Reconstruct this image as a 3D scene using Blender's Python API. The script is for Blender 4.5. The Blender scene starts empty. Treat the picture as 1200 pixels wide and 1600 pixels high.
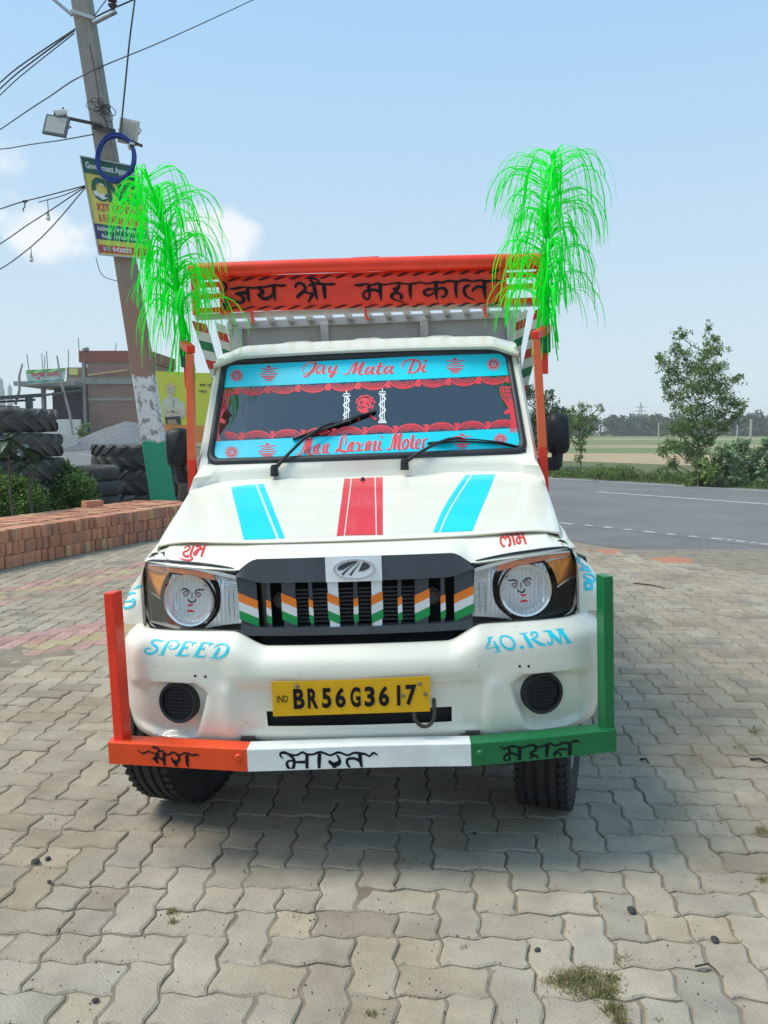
import bpy, math, random
from mathutils import Vector, Matrix, noise
from mathutils.bvhtree import BVHTree
R=math.radians; PI=math.pi
rnd=random.Random(7)
scene=bpy.context.scene
COL=scene.collection

# ------------------------------------------------------------------ camera, sky, sun, exposure
F_PX,CAM_H,HOR=1268.0,1.44,675.0
PITCH=math.atan((800-HOR)/F_PX)
cd=bpy.data.cameras.new('camera'); cam=bpy.data.objects.new('camera',cd); COL.objects.link(cam)
cam.location=(0,0,CAM_H); cam.rotation_euler=(R(90)-PITCH,0,0)
cd.sensor_fit='VERTICAL'; cd.sensor_height=36; cd.lens=36*F_PX/1600; cd.clip_start=.05; cd.clip_end=6000
scene.camera=cam
SUN_EL,SUN_AZ=R(60),R(266)      # azimuth clockwise from +Y
world=bpy.data.worlds.new('World'); scene.world=world; world.use_nodes=True
wt=world.node_tree; wn=wt.nodes; wl=wt.links; wn.clear()
def WN(t,**k):
    n=wn.new(t)
    for a,b in k.items(): setattr(n,a,b)
    return n
sky=WN('ShaderNodeTexSky',sky_type='NISHITA',sun_disc=False,sun_elevation=SUN_EL,sun_rotation=SUN_AZ,air_density=1.0,dust_density=1.6,ozone_density=1.5)
bg=WN('ShaderNodeBackground'); bg.inputs['Strength'].default_value=.108
wo=WN('ShaderNodeOutputWorld')
tc=WN('ShaderNodeTexCoord'); sep=WN('ShaderNodeSeparateXYZ'); wl.new(tc.outputs['Generated'],sep.inputs[0])
mr=WN('ShaderNodeMapRange'); mr.inputs[1].default_value=0; mr.inputs[2].default_value=.62; mr.inputs[3].default_value=.9; mr.inputs[4].default_value=.78
wl.new(sep.outputs['Z'],mr.inputs[0])
hc_=WN('ShaderNodeMixRGB'); hr=WN('ShaderNodeMapRange'); hr.inputs[1].default_value=-.02; hr.inputs[2].default_value=.5; wl.new(sep.outputs['Z'],hr.inputs[0]); wl.new(hr.outputs[0],hc_.inputs[0]); hc_.inputs[1].default_value=(5.9,6.7,7.0,1); hc_.inputs[2].default_value=(3.2,5.7,8.3,1)
mx=WN('ShaderNodeMixRGB'); wl.new(mr.outputs[0],mx.inputs[0]); wl.new(sky.outputs[0],mx.inputs[1]); wl.new(hc_.outputs[0],mx.inputs[2])
# clouds: three soft puffs low in the western sky
cn=WN('ShaderNodeTexNoise'); cn.inputs['Scale'].default_value=14; cn.inputs['Detail'].default_value=9; cn.inputs['Roughness'].default_value=.55; wl.new(tc.outputs['Generated'],cn.inputs[0])
def mth(op,a_,b_=None):
    m_=WN('ShaderNodeMath',operation=op)
    for k_,v_ in((0,a_),(1,b_)):
        if v_ is None: continue
        if isinstance(v_,(int,float)): m_.inputs[k_].default_value=v_
        else: wl.new(v_,m_.inputs[k_])
    return m_.outputs[0]
cm=None
for cx_,cz_,rx_,rz_ in((-.475,.262,.10,.055),(-.53,.285,.07,.05),(-.36,.214,.075,.028),(-.19,.222,.05,.032),(-.44,.225,.06,.02),(-.62,.20,.09,.04),(.75,.16,.12,.03)):
    dx_=mth('DIVIDE',mth('SUBTRACT',sep.outputs['X'],cx_),rx_); dz_=mth('DIVIDE',mth('SUBTRACT',sep.outputs['Z'],cz_),rz_)
    q_=mth('SUBTRACT',1.0,mth('ADD',mth('MULTIPLY',dx_,dx_),mth('MULTIPLY',dz_,dz_))); q_=mth('ADD',q_,mth('MULTIPLY',mth('SUBTRACT',cn.outputs[0],.52),5.0))
    s_=WN('ShaderNodeMapRange'); s_.interpolation_type='SMOOTHSTEP'; s_.inputs[1].default_value=-.1; s_.inputs[2].default_value=1.3; s_.inputs[4].default_value=.9; wl.new(q_,s_.inputs[0])
    front=mth('MULTIPLY',s_.outputs[0],mth('GREATER_THAN',sep.outputs['Y'],0.0)); cm=front if cm is None else mth('MAXIMUM',cm,front)
mx2=WN('ShaderNodeMixRGB'); wl.new(cm,mx2.inputs[0]); wl.new(mx.outputs[0],mx2.inputs[1]); mx2.inputs[2].default_value=(7.6,7.8,8.0,1)
wl.new(mx2.outputs[0],bg.inputs[0]); wl.new(bg.outputs[0],wo.inputs[0])
sd=bpy.data.lights.new('sun','SUN'); sd.energy=3.0; sd.angle=R(26); sd.color=(1,.945,.84)
sun=bpy.data.objects.new('sun',sd); COL.objects.link(sun); sun.location=(0,0,30)
sv=Vector((math.sin(SUN_AZ)*math.cos(SUN_EL),math.cos(SUN_AZ)*math.cos(SUN_EL),math.sin(SUN_EL)))
sun.rotation_euler=(-sv).to_track_quat('-Z','Y').to_euler()
scene.view_settings.view_transform='Standard'; scene.view_settings.look='None'; scene.view_settings.exposure=0.24
scene.view_settings.gamma=1; scene.view_settings.use_curve_mapping=False
scene.render.engine='CYCLES'; scene.cycles.max_bounces=8; scene.cycles.transparent_max_bounces=16; scene.cycles.volume_bounces=1

# ------------------------------------------------------------------ materials
MATS={}
def mat(name,col,rough=.6,metal=0,var=.0,vscale=6,bump=0,bscale=60,island=0,spec=.5,coat=0,trans=0,alpha=1,detail=4,fn=None,two=None):
    if name in MATS: return MATS[name]
    m=bpy.data.materials.new(name); m.use_nodes=True; nt=m.node_tree; n=nt.nodes; l=nt.links
    b=n['Principled BSDF']; b.inputs['Base Color'].default_value=(*col,1); b.inputs['Roughness'].default_value=rough; b.inputs['Metallic'].default_value=metal
    b.inputs['Specular IOR Level'].default_value=spec; b.inputs['Coat Weight'].default_value=coat; b.inputs['Coat Roughness'].default_value=.08
    cur=None
    t=n.new('ShaderNodeTexCoord')
    if var or two:
        no=n.new('ShaderNodeTexNoise'); no.inputs['Scale'].default_value=vscale; no.inputs['Detail'].default_value=detail; no.inputs['Roughness'].default_value=.6; l.new(t.outputs['Object'],no.inputs[0])
        r=n.new('ShaderNodeMapRange'); r.inputs[1].default_value=.3; r.inputs[2].default_value=.7; l.new(no.outputs[0],r.inputs[0])
        mxx=n.new('ShaderNodeMixRGB'); l.new(r.outputs[0],mxx.inputs[0])
        c2=two if two else tuple(c*(1-var) for c in col); c1=col if two else tuple(min(1,c*(1+var)) for c in col)
        mxx.inputs[1].default_value=(*c2,1); mxx.inputs[2].default_value=(*c1,1); cur=mxx.outputs[0]
    if island:
        g=n.new('ShaderNodeNewGeometry'); hs=n.new('ShaderNodeHueSaturation'); r=n.new('ShaderNodeMapRange'); l.new(g.outputs['Random Per Island'],r.inputs[0])
        r.inputs[3].default_value=1-island; r.inputs[4].default_value=1+island; l.new(r.outputs[0],hs.inputs['Value'])
        r2=n.new('ShaderNodeMapRange'); l.new(g.outputs['Random Per Island'],r2.inputs[0]); r2.inputs[3].default_value=.5+island*.05; r2.inputs[4].default_value=.5-island*.05; l.new(r2.outputs[0],hs.inputs['Hue'])
        if cur: l.new(cur,hs.inputs['Color'])
        else: hs.inputs['Color'].default_value=(*col,1)
        cur=hs.outputs[0]
    if cur: l.new(cur,b.inputs['Base Color'])
    if bump:
        no=n.new('ShaderNodeTexNoise'); no.inputs['Scale'].default_value=bscale; no.inputs['Detail'].default_value=5; l.new(t.outputs['Object'],no.inputs[0])
        bp=n.new('ShaderNodeBump'); bp.inputs['Strength'].default_value=1; bp.inputs['Distance'].default_value=bump; l.new(no.outputs[0],bp.inputs['Height']); l.new(bp.outputs[0],b.inputs['Normal'])
    if trans:
        tr=n.new('ShaderNodeBsdfTranslucent'); ms=n.new('ShaderNodeMixShader'); ms.inputs[0].default_value=trans
        if cur: l.new(cur,tr.inputs[0])
        else: tr.inputs[0].default_value=(*col,1)
        o=n['Material Output']; l.new(b.outputs[0],ms.inputs[1]); l.new(tr.outputs[0],ms.inputs[2]); l.new(ms.outputs[0],o.inputs[0])
    if fn: fn(m,n,l,b,t,cur)
    MATS[name]=m; return m
def glass(name,tint,refl=1.0,base=0.0,ior=1.5,bcol=(1,1,1)):
    m=bpy.data.materials.new(name); m.use_nodes=True; n=m.node_tree.nodes; l=m.node_tree.links; n.clear()
    o=n.new('ShaderNodeOutputMaterial'); t=n.new('ShaderNodeBsdfTransparent'); t.inputs[0].default_value=(*tint,1)
    g=n.new('ShaderNodeBsdfGlossy'); g.inputs['Roughness'].default_value=.02; g.inputs[0].default_value=(*bcol,1)
    f=n.new('ShaderNodeFresnel'); f.inputs[0].default_value=ior; ad=n.new('ShaderNodeMath'); ad.operation='MULTIPLY_ADD'; ad.inputs[1].default_value=refl; ad.inputs[2].default_value=base; ad.use_clamp=True
    l.new(f.outputs[0],ad.inputs[0]); mm=n.new('ShaderNodeMixShader'); l.new(ad.outputs[0],mm.inputs[0]); l.new(t.outputs[0],mm.inputs[1]); l.new(g.outputs[0],mm.inputs[2]); l.new(mm.outputs[0],o.inputs[0])
    MATS[name]=m; return m
def paint_fn(m,n,l,b,t,cur):
    # faint road dust gathered in soft patches
    no=n.new('ShaderNodeTexNoise'); no.inputs['Scale'].default_value=3.2; no.inputs['Detail'].default_value=7; l.new(t.outputs['Object'],no.inputs[0])
    r=n.new('ShaderNodeMapRange'); r.inputs[1].default_value=.48; r.inputs[2].default_value=.78; r.inputs[4].default_value=.3; l.new(no.outputs[0],r.inputs[0])
    mxx=n.new('ShaderNodeMixRGB'); l.new(r.outputs[0],mxx.inputs[0]); l.new(cur,mxx.inputs[1]); mxx.inputs[2].default_value=(.66,.61,.50,1); sp=n.new('ShaderNodeTexNoise'); sp.inputs['Scale'].default_value=55; sp.inputs['Detail'].default_value=3; l.new(t.outputs['Object'],sp.inputs[0])
    rs=n.new('ShaderNodeMapRange'); rs.inputs[1].default_value=.70; rs.inputs[2].default_value=.74; rs.inputs[4].default_value=.55; l.new(sp.outputs[0],rs.inputs[0])
    m4=n.new('ShaderNodeMixRGB'); l.new(rs.outputs[0],m4.inputs[0]); l.new(mxx.outputs[0],m4.inputs[1]); m4.inputs[2].default_value=(.34,.27,.18,1); l.new(m4.outputs[0],b.inputs['Base Color'])
    r3=n.new('ShaderNodeMapRange'); r3.inputs[3].default_value=.24; r3.inputs[4].default_value=.5; l.new(no.outputs[0],r3.inputs[0]); l.new(r3.outputs[0],b.inputs['Roughness'])
IV=mat('ivory_paint',(.80,.775,.655),.3,var=.02,vscale=2,coat=.45,bump=.0006,bscale=3,fn=paint_fn)
BLK=mat('black_plastic',(.014,.016,.019),.5,var=.2,vscale=8,spec=.35,bump=.0004,bscale=300)
GRY=mat('grille_grey',(.055,.062,.075),.42,var=.12,vscale=10,bump=.0003,bscale=400)
RUB=mat('rubber_seal',(.02,.024,.03),.5,var=.15)
DRK=mat('dark_cavity',(.012,.012,.013),.8,var=.3)
CHR=mat('chrome',(.82,.83,.85),.12,1,bump=.0003,bscale=50)
SIL=mat('silver_plate',(.90,.92,.93),.4,0,var=.02,coat=.3)
def flute(m,n,l,b,t,cur):
    w=n.new('ShaderNodeTexWave'); w.inputs['Scale'].default_value=22; w.inputs['Distortion'].default_value=.4; l.new(t.outputs['Object'],w.inputs[0])
    bp=n.new('ShaderNodeBump'); bp.inputs['Distance'].default_value=.004; l.new(w.outputs[1],bp.inputs['Height']); l.new(bp.outputs[0],b.inputs['Normal'])
REF=mat('lamp_reflector',(.9,.91,.92),.25,.25,fn=flute)
CYA=mat('cyan_vinyl',(.0,.66,.83),.35,var=.03,coat=.3)
CYP=mat('cyan_paint',(.0,.62,.78),.45,var=.06,vscale=30)
CRD=mat('red_vinyl',(.72,.035,.05),.35,var=.05,coat=.3)
RVN=mat('red_film',(.78,.05,.07),.5,var=.05)
PVN=mat('pale_film',(.82,.62,.66),.5)
WVN=mat('white_film',(.8,.82,.82),.5,var=.03)
BPT=mat('black_brush_paint',(.010,.011,.016),.75,var=.3,vscale=40,spec=.15)
RPT=mat('red_brush_paint',(.62,.02,.03),.45,var=.15,vscale=60)
def enamel(name,c):
    return mat(name,c,.42,var=.12,vscale=9,coat=.12,spec=.35,bump=.0009,bscale=14,two=None)
ORE=enamel('orange_red_enamel',(.76,.068,.012)); DRE=enamel('red_enamel',(.84,.042,.014)); GRE=enamel('green_enamel',(.006,.155,.045)); WHE=enamel('white_enamel',(.76,.79,.76)); ORF=enamel('orange_enamel',(.78,.13,.045))
def flagm(name,c): return mat(name,c,.4)
SAF=flagm('saffron_tape',(.92,.22,.02)); WHT=flagm('white_tape',(.78,.78,.76)); GRN=flagm('green_tape',(.0,.30,.07))
TYR=mat('tyre_rubber',(.018,.018,.019),.78,var=.4,vscale=12,bump=.001,bscale=90)
OTY=mat('old_tyre_rubber',(.05,.052,.056),.85,var=.35,vscale=5,bump=.003,bscale=30,two=(.11,.105,.09))
GMT=mat('grey_painted_steel',(.50,.50,.48),.5,var=.10,vscale=7,bump=.0006,bscale=30)
PLY=mat('plate_yellow',(.82,.44,.008),.45,var=.06,vscale=14,two=(.70,.38,.01),spec=.3)
AMB=mat('amber_lens',(.95,.27,.03),.4,var=.3,vscale=35,spec=.3)
AMP=mat('amber_strip',(.88,.27,.12),.4,var=.2,vscale=30,spec=.3)
GLS=glass('windscreen_glass',(.30,.36,.37),1.25,.15,bcol=(.72,.78,.82)); CLR=glass('clear_lens',(.97,.98,.98),.25,.015)
STE=mat('steel',(.22,.22,.23),.4,.8,var=.2); RST=mat('dark_steel',(.06,.05,.045),.6,.3,var=.3)
INT=mat('cab_interior',(.10,.11,.12),.8,var=.1); SEA=mat('seat_fabric',(.07,.07,.08),.9,var=.2)
PLM=mat('neon_green_plastic',(.0,1.0,.07),.5,trans=.5,island=.08,spec=.2)
DPL=mat('dark_green_tinsel',(.004,.16,.035),.6,trans=.2,island=.2)

# ------------------------------------------------------------------ mesh helpers
def V(*a): return Vector(a)
class MB:
    def __init__(s): s.v=[]; s.f=[]; s.mi=[]; s.cur=0
    def add(s,vs,fs):
        o=len(s.v); s.v+=[Vector(p) for p in vs]; s.f+=[tuple(i+o for i in f) for f in fs]; s.mi+=[s.cur]*len(fs); return s
    def box(s,c,d,M=None):
        c=Vector(c); h=[x/2 for x in d]
        vs=[V(a*h[0],b*h[1],e*h[2]) for a in(-1,1) for b in(-1,1) for e in(-1,1)]
        if M is not None: vs=[M@p for p in vs]
        return s.add([p+c for p in vs],[(0,1,3,2),(4,6,7,5),(0,4,5,1),(2,3,7,6),(0,2,6,4),(1,5,7,3)])
    def bar(s,p,q,w,h,up=(0,0,1)):
        p=Vector(p);q=Vector(q);d=(q-p); L=d.length; d.normalize(); u=Vector(up); r=d.cross(u); 
        if r.length<1e-4: r=d.cross(V(1,0,0))
        r.normalize(); u=r.cross(d)
        M=Matrix((d,r,u)).transposed()
        return s.box((p+q)/2,(L,w,h),M)
    def tube(s,pts,r,n=8,cap=True,flat=1.0):
        pts=[Vector(p) for p in pts]; vs=[];N=len(pts); ref=None
        for i,p in enumerate(pts):
            d=(pts[min(i+1,N-1)]-pts[max(i-1,0)])
            if d.length<1e-9: d=V(0,0,1)
            d.normalize()
            if ref is None: ref=V(0,0,1) if abs(d.z)<.9 else V(1,0,0)
            a=d.cross(ref)
            if a.length<1e-5: a=d.cross(V(.3,1,.2))
            a.normalize(); b=a.cross(d).normalized(); ref=b
            rr=r[i] if isinstance(r,(list,tuple)) else r
            for k in range(n):
                t=2*PI*k/n; vs.append(p+a*math.cos(t)*rr+b*math.sin(t)*rr*flat)
        fs=[(i*n+k,i*n+(k+1)%n,(i+1)*n+(k+1)%n,(i+1)*n+k) for i in range(N-1) for k in range(n)]
        if cap: fs+=[tuple(range(n))[::-1],tuple((N-1)*n+k for k in range(n))]
        return s.add(vs,fs)
    def grid(s,P,flip=False,closeu=False):
        nu=len(P);nv=len(P[0]); vs=[p for row in P for p in row]; fs=[]
        for i in range(nu if closeu else nu-1):
            for j in range(nv-1):
                a=i*nv+j;b=((i+1)%nu)*nv+j
                f=(a,b,b+1,a+1); fs.append(f[::-1] if flip else f)
        return s.add(vs,fs)
    def lathe(s,prof,c,M=None,n=24,a0=0,a1=2*PI):
        c=Vector(c); full=abs(a1-a0-2*PI)<1e-6; rows=[]
        for k in range(n if full else n+1):
            t=a0+(a1-a0)*k/n; row=[]
            for r,h in prof:
                p=V(r*math.cos(t),r*math.sin(t),h)
                if M is not None: p=M@p
                row.append(c+p)
            rows.append(row)
        return s.grid(rows,closeu=full)
    def prism(s,poly,f0,f1):
        n=len(poly); vs=[f0(*p) for p in poly]+[f1(*p) for p in poly]
        return s.add(vs,[tuple(range(n))[::-1],tuple(range(n,2*n))]+[(i,(i+1)%n,n+(i+1)%n,n+i) for i in range(n)])
    def build(s,name,m,parent=None,xf=None,smooth=None,bevel=0,org=None,col=None,solid=0):
        me=bpy.data.meshes.new(name)
        vs=[xf@p for p in s.v] if xf is not None else s.v
        if org is not None: org=Vector(org); vs=[p-org for p in vs]
        me.from_pydata([tuple(p) for p in vs],[],s.f); 
        ms=m if isinstance(m,(list,tuple)) else [m]
        for q in ms: me.materials.append(q)
        if len(ms)>1: me.polygons.foreach_set('material_index',s.mi)
        if smooth is not None:
            me.polygons.foreach_set('use_smooth',[True]*len(s.f)); me.set_sharp_from_angle(angle=R(smooth))
        me.update()
        o=bpy.data.objects.new(name,me); COL.objects.link(o)
        if parent is not None: o.parent=parent
        elif org is not None: o.location=org
        if solid:
            md=o.modifiers.new('t','SOLIDIFY'); md.thickness=solid; md.offset=-1
        if bevel:
            md=o.modifiers.new('b','BEVEL'); md.width=bevel; md.segments=2; md.limit_method='ANGLE'; md.angle_limit=R(40)
        return o
def tag(o,label=None,cat=None,group=None,kind=None):
    if label: o['label']=label
    if cat: o['category']=cat
    if group: o['group']=group
    if kind: o['kind']=kind
    return o
def thing(name,label,cat,loc=(0,0,0),rz=0,group=None):
    o=bpy.data.objects.new(name,None); COL.objects.link(o); o.location=loc; o.rotation_euler=(0,0,rz); return tag(o,label,cat,group)
def struct(o): o['kind']='structure'; return o
def catmull(P,k=5):
    P=[tuple(p) for p in P]; n=len(P)
    if n<3 : 
        return [tuple(P[0][c]+(P[1][c]-P[0][c])*i/k for c in range(len(P[0]))) for i in range(k+1)]
    out=[]
    for i in range(n-1):
        a=P[max(i-1,0)];b=P[i];c=P[i+1];d=P[min(i+2,n-1)]
        for j in range(k):
            t=j/k
            out.append(tuple(.5*(2*b[q]+(c[q]-a[q])*t+(2*a[q]-5*b[q]+4*c[q]-d[q])*t*t+(-a[q]+3*b[q]-3*c[q]+d[q])*t**3) for q in range(len(b))))
    out.append(P[-1]); return out
def lerp(a,b,t): return a+(b-a)*t
def interp(tab,x):
    if x<=tab[0][0]: return tab[0][1]
    for (a,b),(c,d) in zip(tab,tab[1:]):
        if x<=c:
            t=(x-a)/(c-a); return b+(d-b)*t
    return tab[-1][1]
def sm(a,b,x):
    t=max(0,min(1,(x-a)/(b-a))); return t*t*(3-2*t)
def text_tris(s,bold=0.0,shear=0.0,spacing=1.0):
    c=bpy.data.curves.new('t','FONT'); c.body=s; c.offset=bold; c.shear=shear; c.space_character=spacing; c.resolution_u=4
    o=bpy.data.objects.new('t',c); COL.objects.link(o); me=bpy.data.meshes.new_from_object(o.evaluated_get(bpy.context.evaluated_depsgraph_get()))
    vs=[Vector(v.co) for v in me.vertices]; fs=[tuple(p.vertices) for p in me.polygons]
    bpy.data.objects.remove(o); bpy.data.curves.remove(c); bpy.data.meshes.remove(me); return vs,fs
def text_on(mb,s,f,x0,x1,y0,y1,bold=0,shear=0,spacing=1.0):
    """fit text into the rectangle x0..x1,y0..y1 of the 2-D frame mapped by f(x,y)"""
    vs,fs=text_tris(s,bold,shear,spacing); a=min(v.x for v in vs);b=max(v.x for v in vs);c=min(v.y for v in vs);d=max(v.y for v in vs)
    mb.add([f(x0+(v.x-a)/(b-a)*(x1-x0),y0+(v.y-c)/(d-c)*(y1-y0)) for v in vs],fs)
# camera pixel (of the 1200x1600 frame) to a point: used to read real positions off the photograph at a known depth
FW=V(0,math.cos(PITCH),-math.sin(PITCH)); UP=V(0,math.sin(PITCH),math.cos(PITCH)); EYE=V(0,0,CAM_H)
def ray(px,py): return V(1,0,0)*((px-600)/F_PX)+FW-UP*((py-800)/F_PX)
def W(px,py,D): d=ray(px,py); return EYE+d*(D/d.y)
def G(px,py,z=0): d=ray(px,py); return EYE+d*((z-CAM_H)/d.z)
# ------------------------------------------------------------------ the pickup truck (body frame: x across, y back, z up)
X0,Y0,YAW,ROLL=-.0634,2.5908,-.02985,.03671
truck=thing('pickup_truck','ivory white pickup truck with cyan and red bonnet stripes, decorated windscreen and red headboard','pickup truck',(X0,Y0,0),YAW)
RY=Matrix(((math.cos(ROLL),0,-math.sin(ROLL)),(0,1,0),(math.sin(ROLL),0,math.cos(ROLL))))
TM=Matrix.Rotation(YAW,3,'Z')@RY; TI=TM.transposed(); TO=V(X0,Y0,0)
EB=TI@(EYE-TO)
def U(px,py,Y):
    d=TI@ray(px,py); return EB+d*((Y-EB.y)/d.y)
def Uf(px,py,fy,y0=.1):
    y=y0
    for _ in range(40): p=U(px,py,y); y=y*.65+fy(p.x,p.z)*.35
    return U(px,py,y)
def P(mb,name,m,parent=truck,**k): return mb.build(name,m,parent,xf=RY,**k)
def bvh(mb): return BVHTree.FromPolygons([tuple(v) for v in mb.v],mb.f)
LASTD=[2.7]
def hit(b,px,py,off):
    d=(TI@ray(px,py)).normalized(); h=b.ray_cast(EB,d)
    if h[0] is None:
        h=b.find_nearest(EB+d*LASTD[0]); n=h[1]
    else: n=h[1]
    if n.dot(d)>0: n=-n
    LASTD[0]=(h[0]-EB).length
    return h[0]+n*off
def strokes(data,scale,ox,oy): return [[(float(a)/scale+ox,float(b)/scale+oy,float(c)/scale) for a,b,c in (q.split(',') for q in s.split())] for s in data.strip().split('|')]
def lay(mb,sts,proj,k=5,grow=0,base=.0012,step=.00006):
    for i,st in enumerate(sts):
        pts=catmull(st,k); L=[];N=len(pts)
        for j,(x,y,w) in enumerate(pts):
            a=pts[max(j-1,0)];b=pts[min(j+1,N-1)]; dx,dy=b[0]-a[0],b[1]-a[1]; l=math.hypot(dx,dy) or 1
            nx,ny=-dy/l*(max(w,.3)/2+grow),dx/l*(max(w,.3)/2+grow); o=base+i*step
            L.append([proj(x+nx,y+ny,o),proj(x,y,o),proj(x-nx,y-ny,o)])
        mb.grid(L)
def quad(mb,c,proj,nu=8,nv=4,off=.001):
    (ax,ay),(bx,by),(cx,cy),(dx,dy)=c   # tl tr br bl
    mb.grid([[proj(lerp(lerp(ax,bx,i/nu),lerp(dx,cx,i/nu),j/nv),lerp(lerp(ay,by,i/nu),lerp(dy,cy,i/nu),j/nv),off) for j in range(nv+1)] for i in range(nu+1)])
def disc(mb,x,y,rx,ry,proj,off,n=20,r0=0):
    mb.grid([[proj(x+math.cos(2*PI*i/n)*rx*t,y+math.sin(2*PI*i/n)*ry*t,off) for t in (r0,1)] for i in range(n+1)])

# -- bumper
BP=catmull([(0,-.03),(.2,-.026),(.35,-.015),(.5,-.002),(.62,.018),(.72,.050),(.785,.098),(.83,.165),(.853,.27),(.858,.5)],6)
BL=[0]
for a,b in zip(BP,BP[1:]): BL.append(BL[-1]+math.hypot(b[0]-a[0],b[1]-a[1]))
def bpath(s):
    t=abs(s); i=0
    while i<len(BL)-2 and BL[i+1]<t: i+=1
    a,b=BP[i],BP[i+1]; u=(t-BL[i])/(BL[i+1]-BL[i]); x,y=lerp(a[0],b[0],u),lerp(a[1],b[1],u); dx,dy=b[0]-a[0],b[1]-a[1]; l=math.hypot(dx,dy)
    nx,ny=dy/l,-dx/l
    return (x if s>=0 else -x),y,(nx if s>=0 else -nx),ny
POCK=[(1.2,.645),(.80,.615),(.68,.632),(.545,.632),(.502,.600),(.515,.545),(.555,.452),(.575,.44),(.70,.435),(.82,.47),(1.2,.55)]
def sdf(poly,x,y):
    d=9;inside=False;n=len(poly)
    for i in range(n):
        ax,ay=poly[i];bx,by=poly[(i+1)%n]; ex,ey=bx-ax,by-ay; t=max(0,min(1,((x-ax)*ex+(y-ay)*ey)/(ex*ex+ey*ey))); d=min(d,math.hypot(x-ax-ex*t,y-ay-ey*t))
        if (ay>y)!=(by>y) and x<(bx-ax)*(y-ay)/(by-ay)+ax: inside=not inside
    return -d if inside else d
def bump_disp(s,z):
    a=abs(s); d=0
    d-=.034*sm(.006,-.016,sdf(POCK,a,z))*sm(.86,.68,a)                       # fog lamp pocket
    cen=sm(.44,.36,a)
    d-=.016*cen*sm(.63,.605,z)*(1-sm(.475,.445,z)*.8)          # centre recess, lip back out below
    d+=.012*sm(.46,.38,a)*sm(.62,.66,z)                        # centre shoulder stands proud
    d-=.012*sm(.405,.385,abs(a-.0)) *0
    d+=.010*math.exp(-((a-.43)/.035)**2)*sm(.65,.6,z)
    d-=.006*sm(.01,-.01,abs(a-.40)-.004)*sm(.62,.60,z)
    return d
def ztop(a): return .733+.048*sm(.30,.42,a)
PROF=catmull([(.075,.0),(.05,.006),(.014,.10),(.002,.19),(0,.32),(.002,.5),(.006,.68),(.018,.86),(.036,.95),(.07,1.0)],6)
SMAX=BL[-1]
def bump_pt(s,k):
    off,t=PROF[k]; a=abs(s); zt=ztop(a)+.012; z=lerp(zt,.405+.02*sm(.3,.9,a)*0,t); x,y,nx,ny=bpath(s); dd=bump_disp(s,z)-off
    return V(x+nx*dd,y+ny*dd,z)
bm=MB(); NS=240; rows=[[bump_pt(-SMAX+2*SMAX*i/NS,k) for k in range(len(PROF))] for i in range(NS+1)]
bm.grid(rows)
# cut the long lower opening behind the number plate
def inopen(c): return abs(c.x)<.300+.05*(c.z<.50)*0 and .482<c.z<.535 and c.y<.1
keep=[i for i,f in enumerate(bm.f) if not inopen(sum((bm.v[j] for j in f),Vector())/4)]
bm.f=[bm.f[i] for i in keep]; bm.mi=[0]*len(bm.f)
BVB=bvh(bm); bumper=P(bm,'front_bumper',IV,smooth=50)
m=MB(); m.box((0,.10,.508),(.72,.14,.10)); P(m,'bumper_opening',DRK,bumper)
pB=lambda x,y,o: hit(BVB,x,y,o)
for sx in (-1,1):
    m=MB(); c=U(279,1099,.05); c.x=abs(c.x)*sx; cx,cz=.607*sx,.556
    M=Matrix.Rotation(R(90),3,'X')@Matrix.Identity(3); M=Matrix.Rotation(R(14*sx),3,'Z')@Matrix.Rotation(R(90),3,'X')
    fc=V(cx,.038,cz+.004)
    m.lathe([(.070,-.03),(.070,.008),(.066,.013),(.058,.010),(.056,-.004),(0.0001,-.006)],fc,M,32)
    fog=P(m,'fog_lamp_blank',BLK,smooth=40)
    g=MB()
    for i in range(-4,5):
        hh=math.sqrt(max(0,.053**2-(i*.012)**2))
        if hh>.008:
            g.bar(fc+M@V(i*.012,-hh,-.003),fc+M@V(i*.012,hh,-.003),.004,.004,(0,1,0)); g.bar(fc+M@V(-hh,i*.012,-.002),fc+M@V(hh,i*.012,-.002),.004,.004,(0,1,0))
    P(g,'fog_lamp_mesh',BLK,fog)
for q in ((305,1056),(321,1057),(826,1041),(812,1041)): m=MB(); disc(m,q[0],q[1],2.1,2.1,pB,.0012,10); P(m,'screw_hole',DRK,bumper)
T1="""298,90,6 250,90,24 200,78,24 150,90,26 140,125,30 190,160,34 205,200,32 160,240,28 100,250,28 55,225,24 60,195,18 100,180,16 130,195,10|345,100,30 300,180,34 265,255,34|212,262,8 260,262,12 302,262,8|330,100,16 390,88,16 450,95,26 475,130,26 450,170,22 400,192,14 355,185,12 360,155,10 400,150,10|560,105,34 520,180,34 475,260,34|425,268,10 500,270,20 590,276,16|585,278,16 612,238,4|540,110,18 600,98,16 650,110,26 705,112,8|655,112,22 640,152,6|520,180,12 570,172,14 602,150,5|570,170,12 574,212,4|772,117,34 732,192,34 687,272,34|637,280,10 712,282,20 802,288,16|797,290,16 824,250,4|752,122,18 812,110,16 862,122,26 917,124,8|867,124,22 852,164,6|732,192,12 782,184,14 814,162,5|782,182,12 786,224,4|985,170,28 950,230,32 915,290,32|855,298,12 900,302,14 960,305,18 1030,280,28 1080,220,34 1090,160,32 1040,130,22 980,135,16 930,160,12 910,180,8"""
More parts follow.
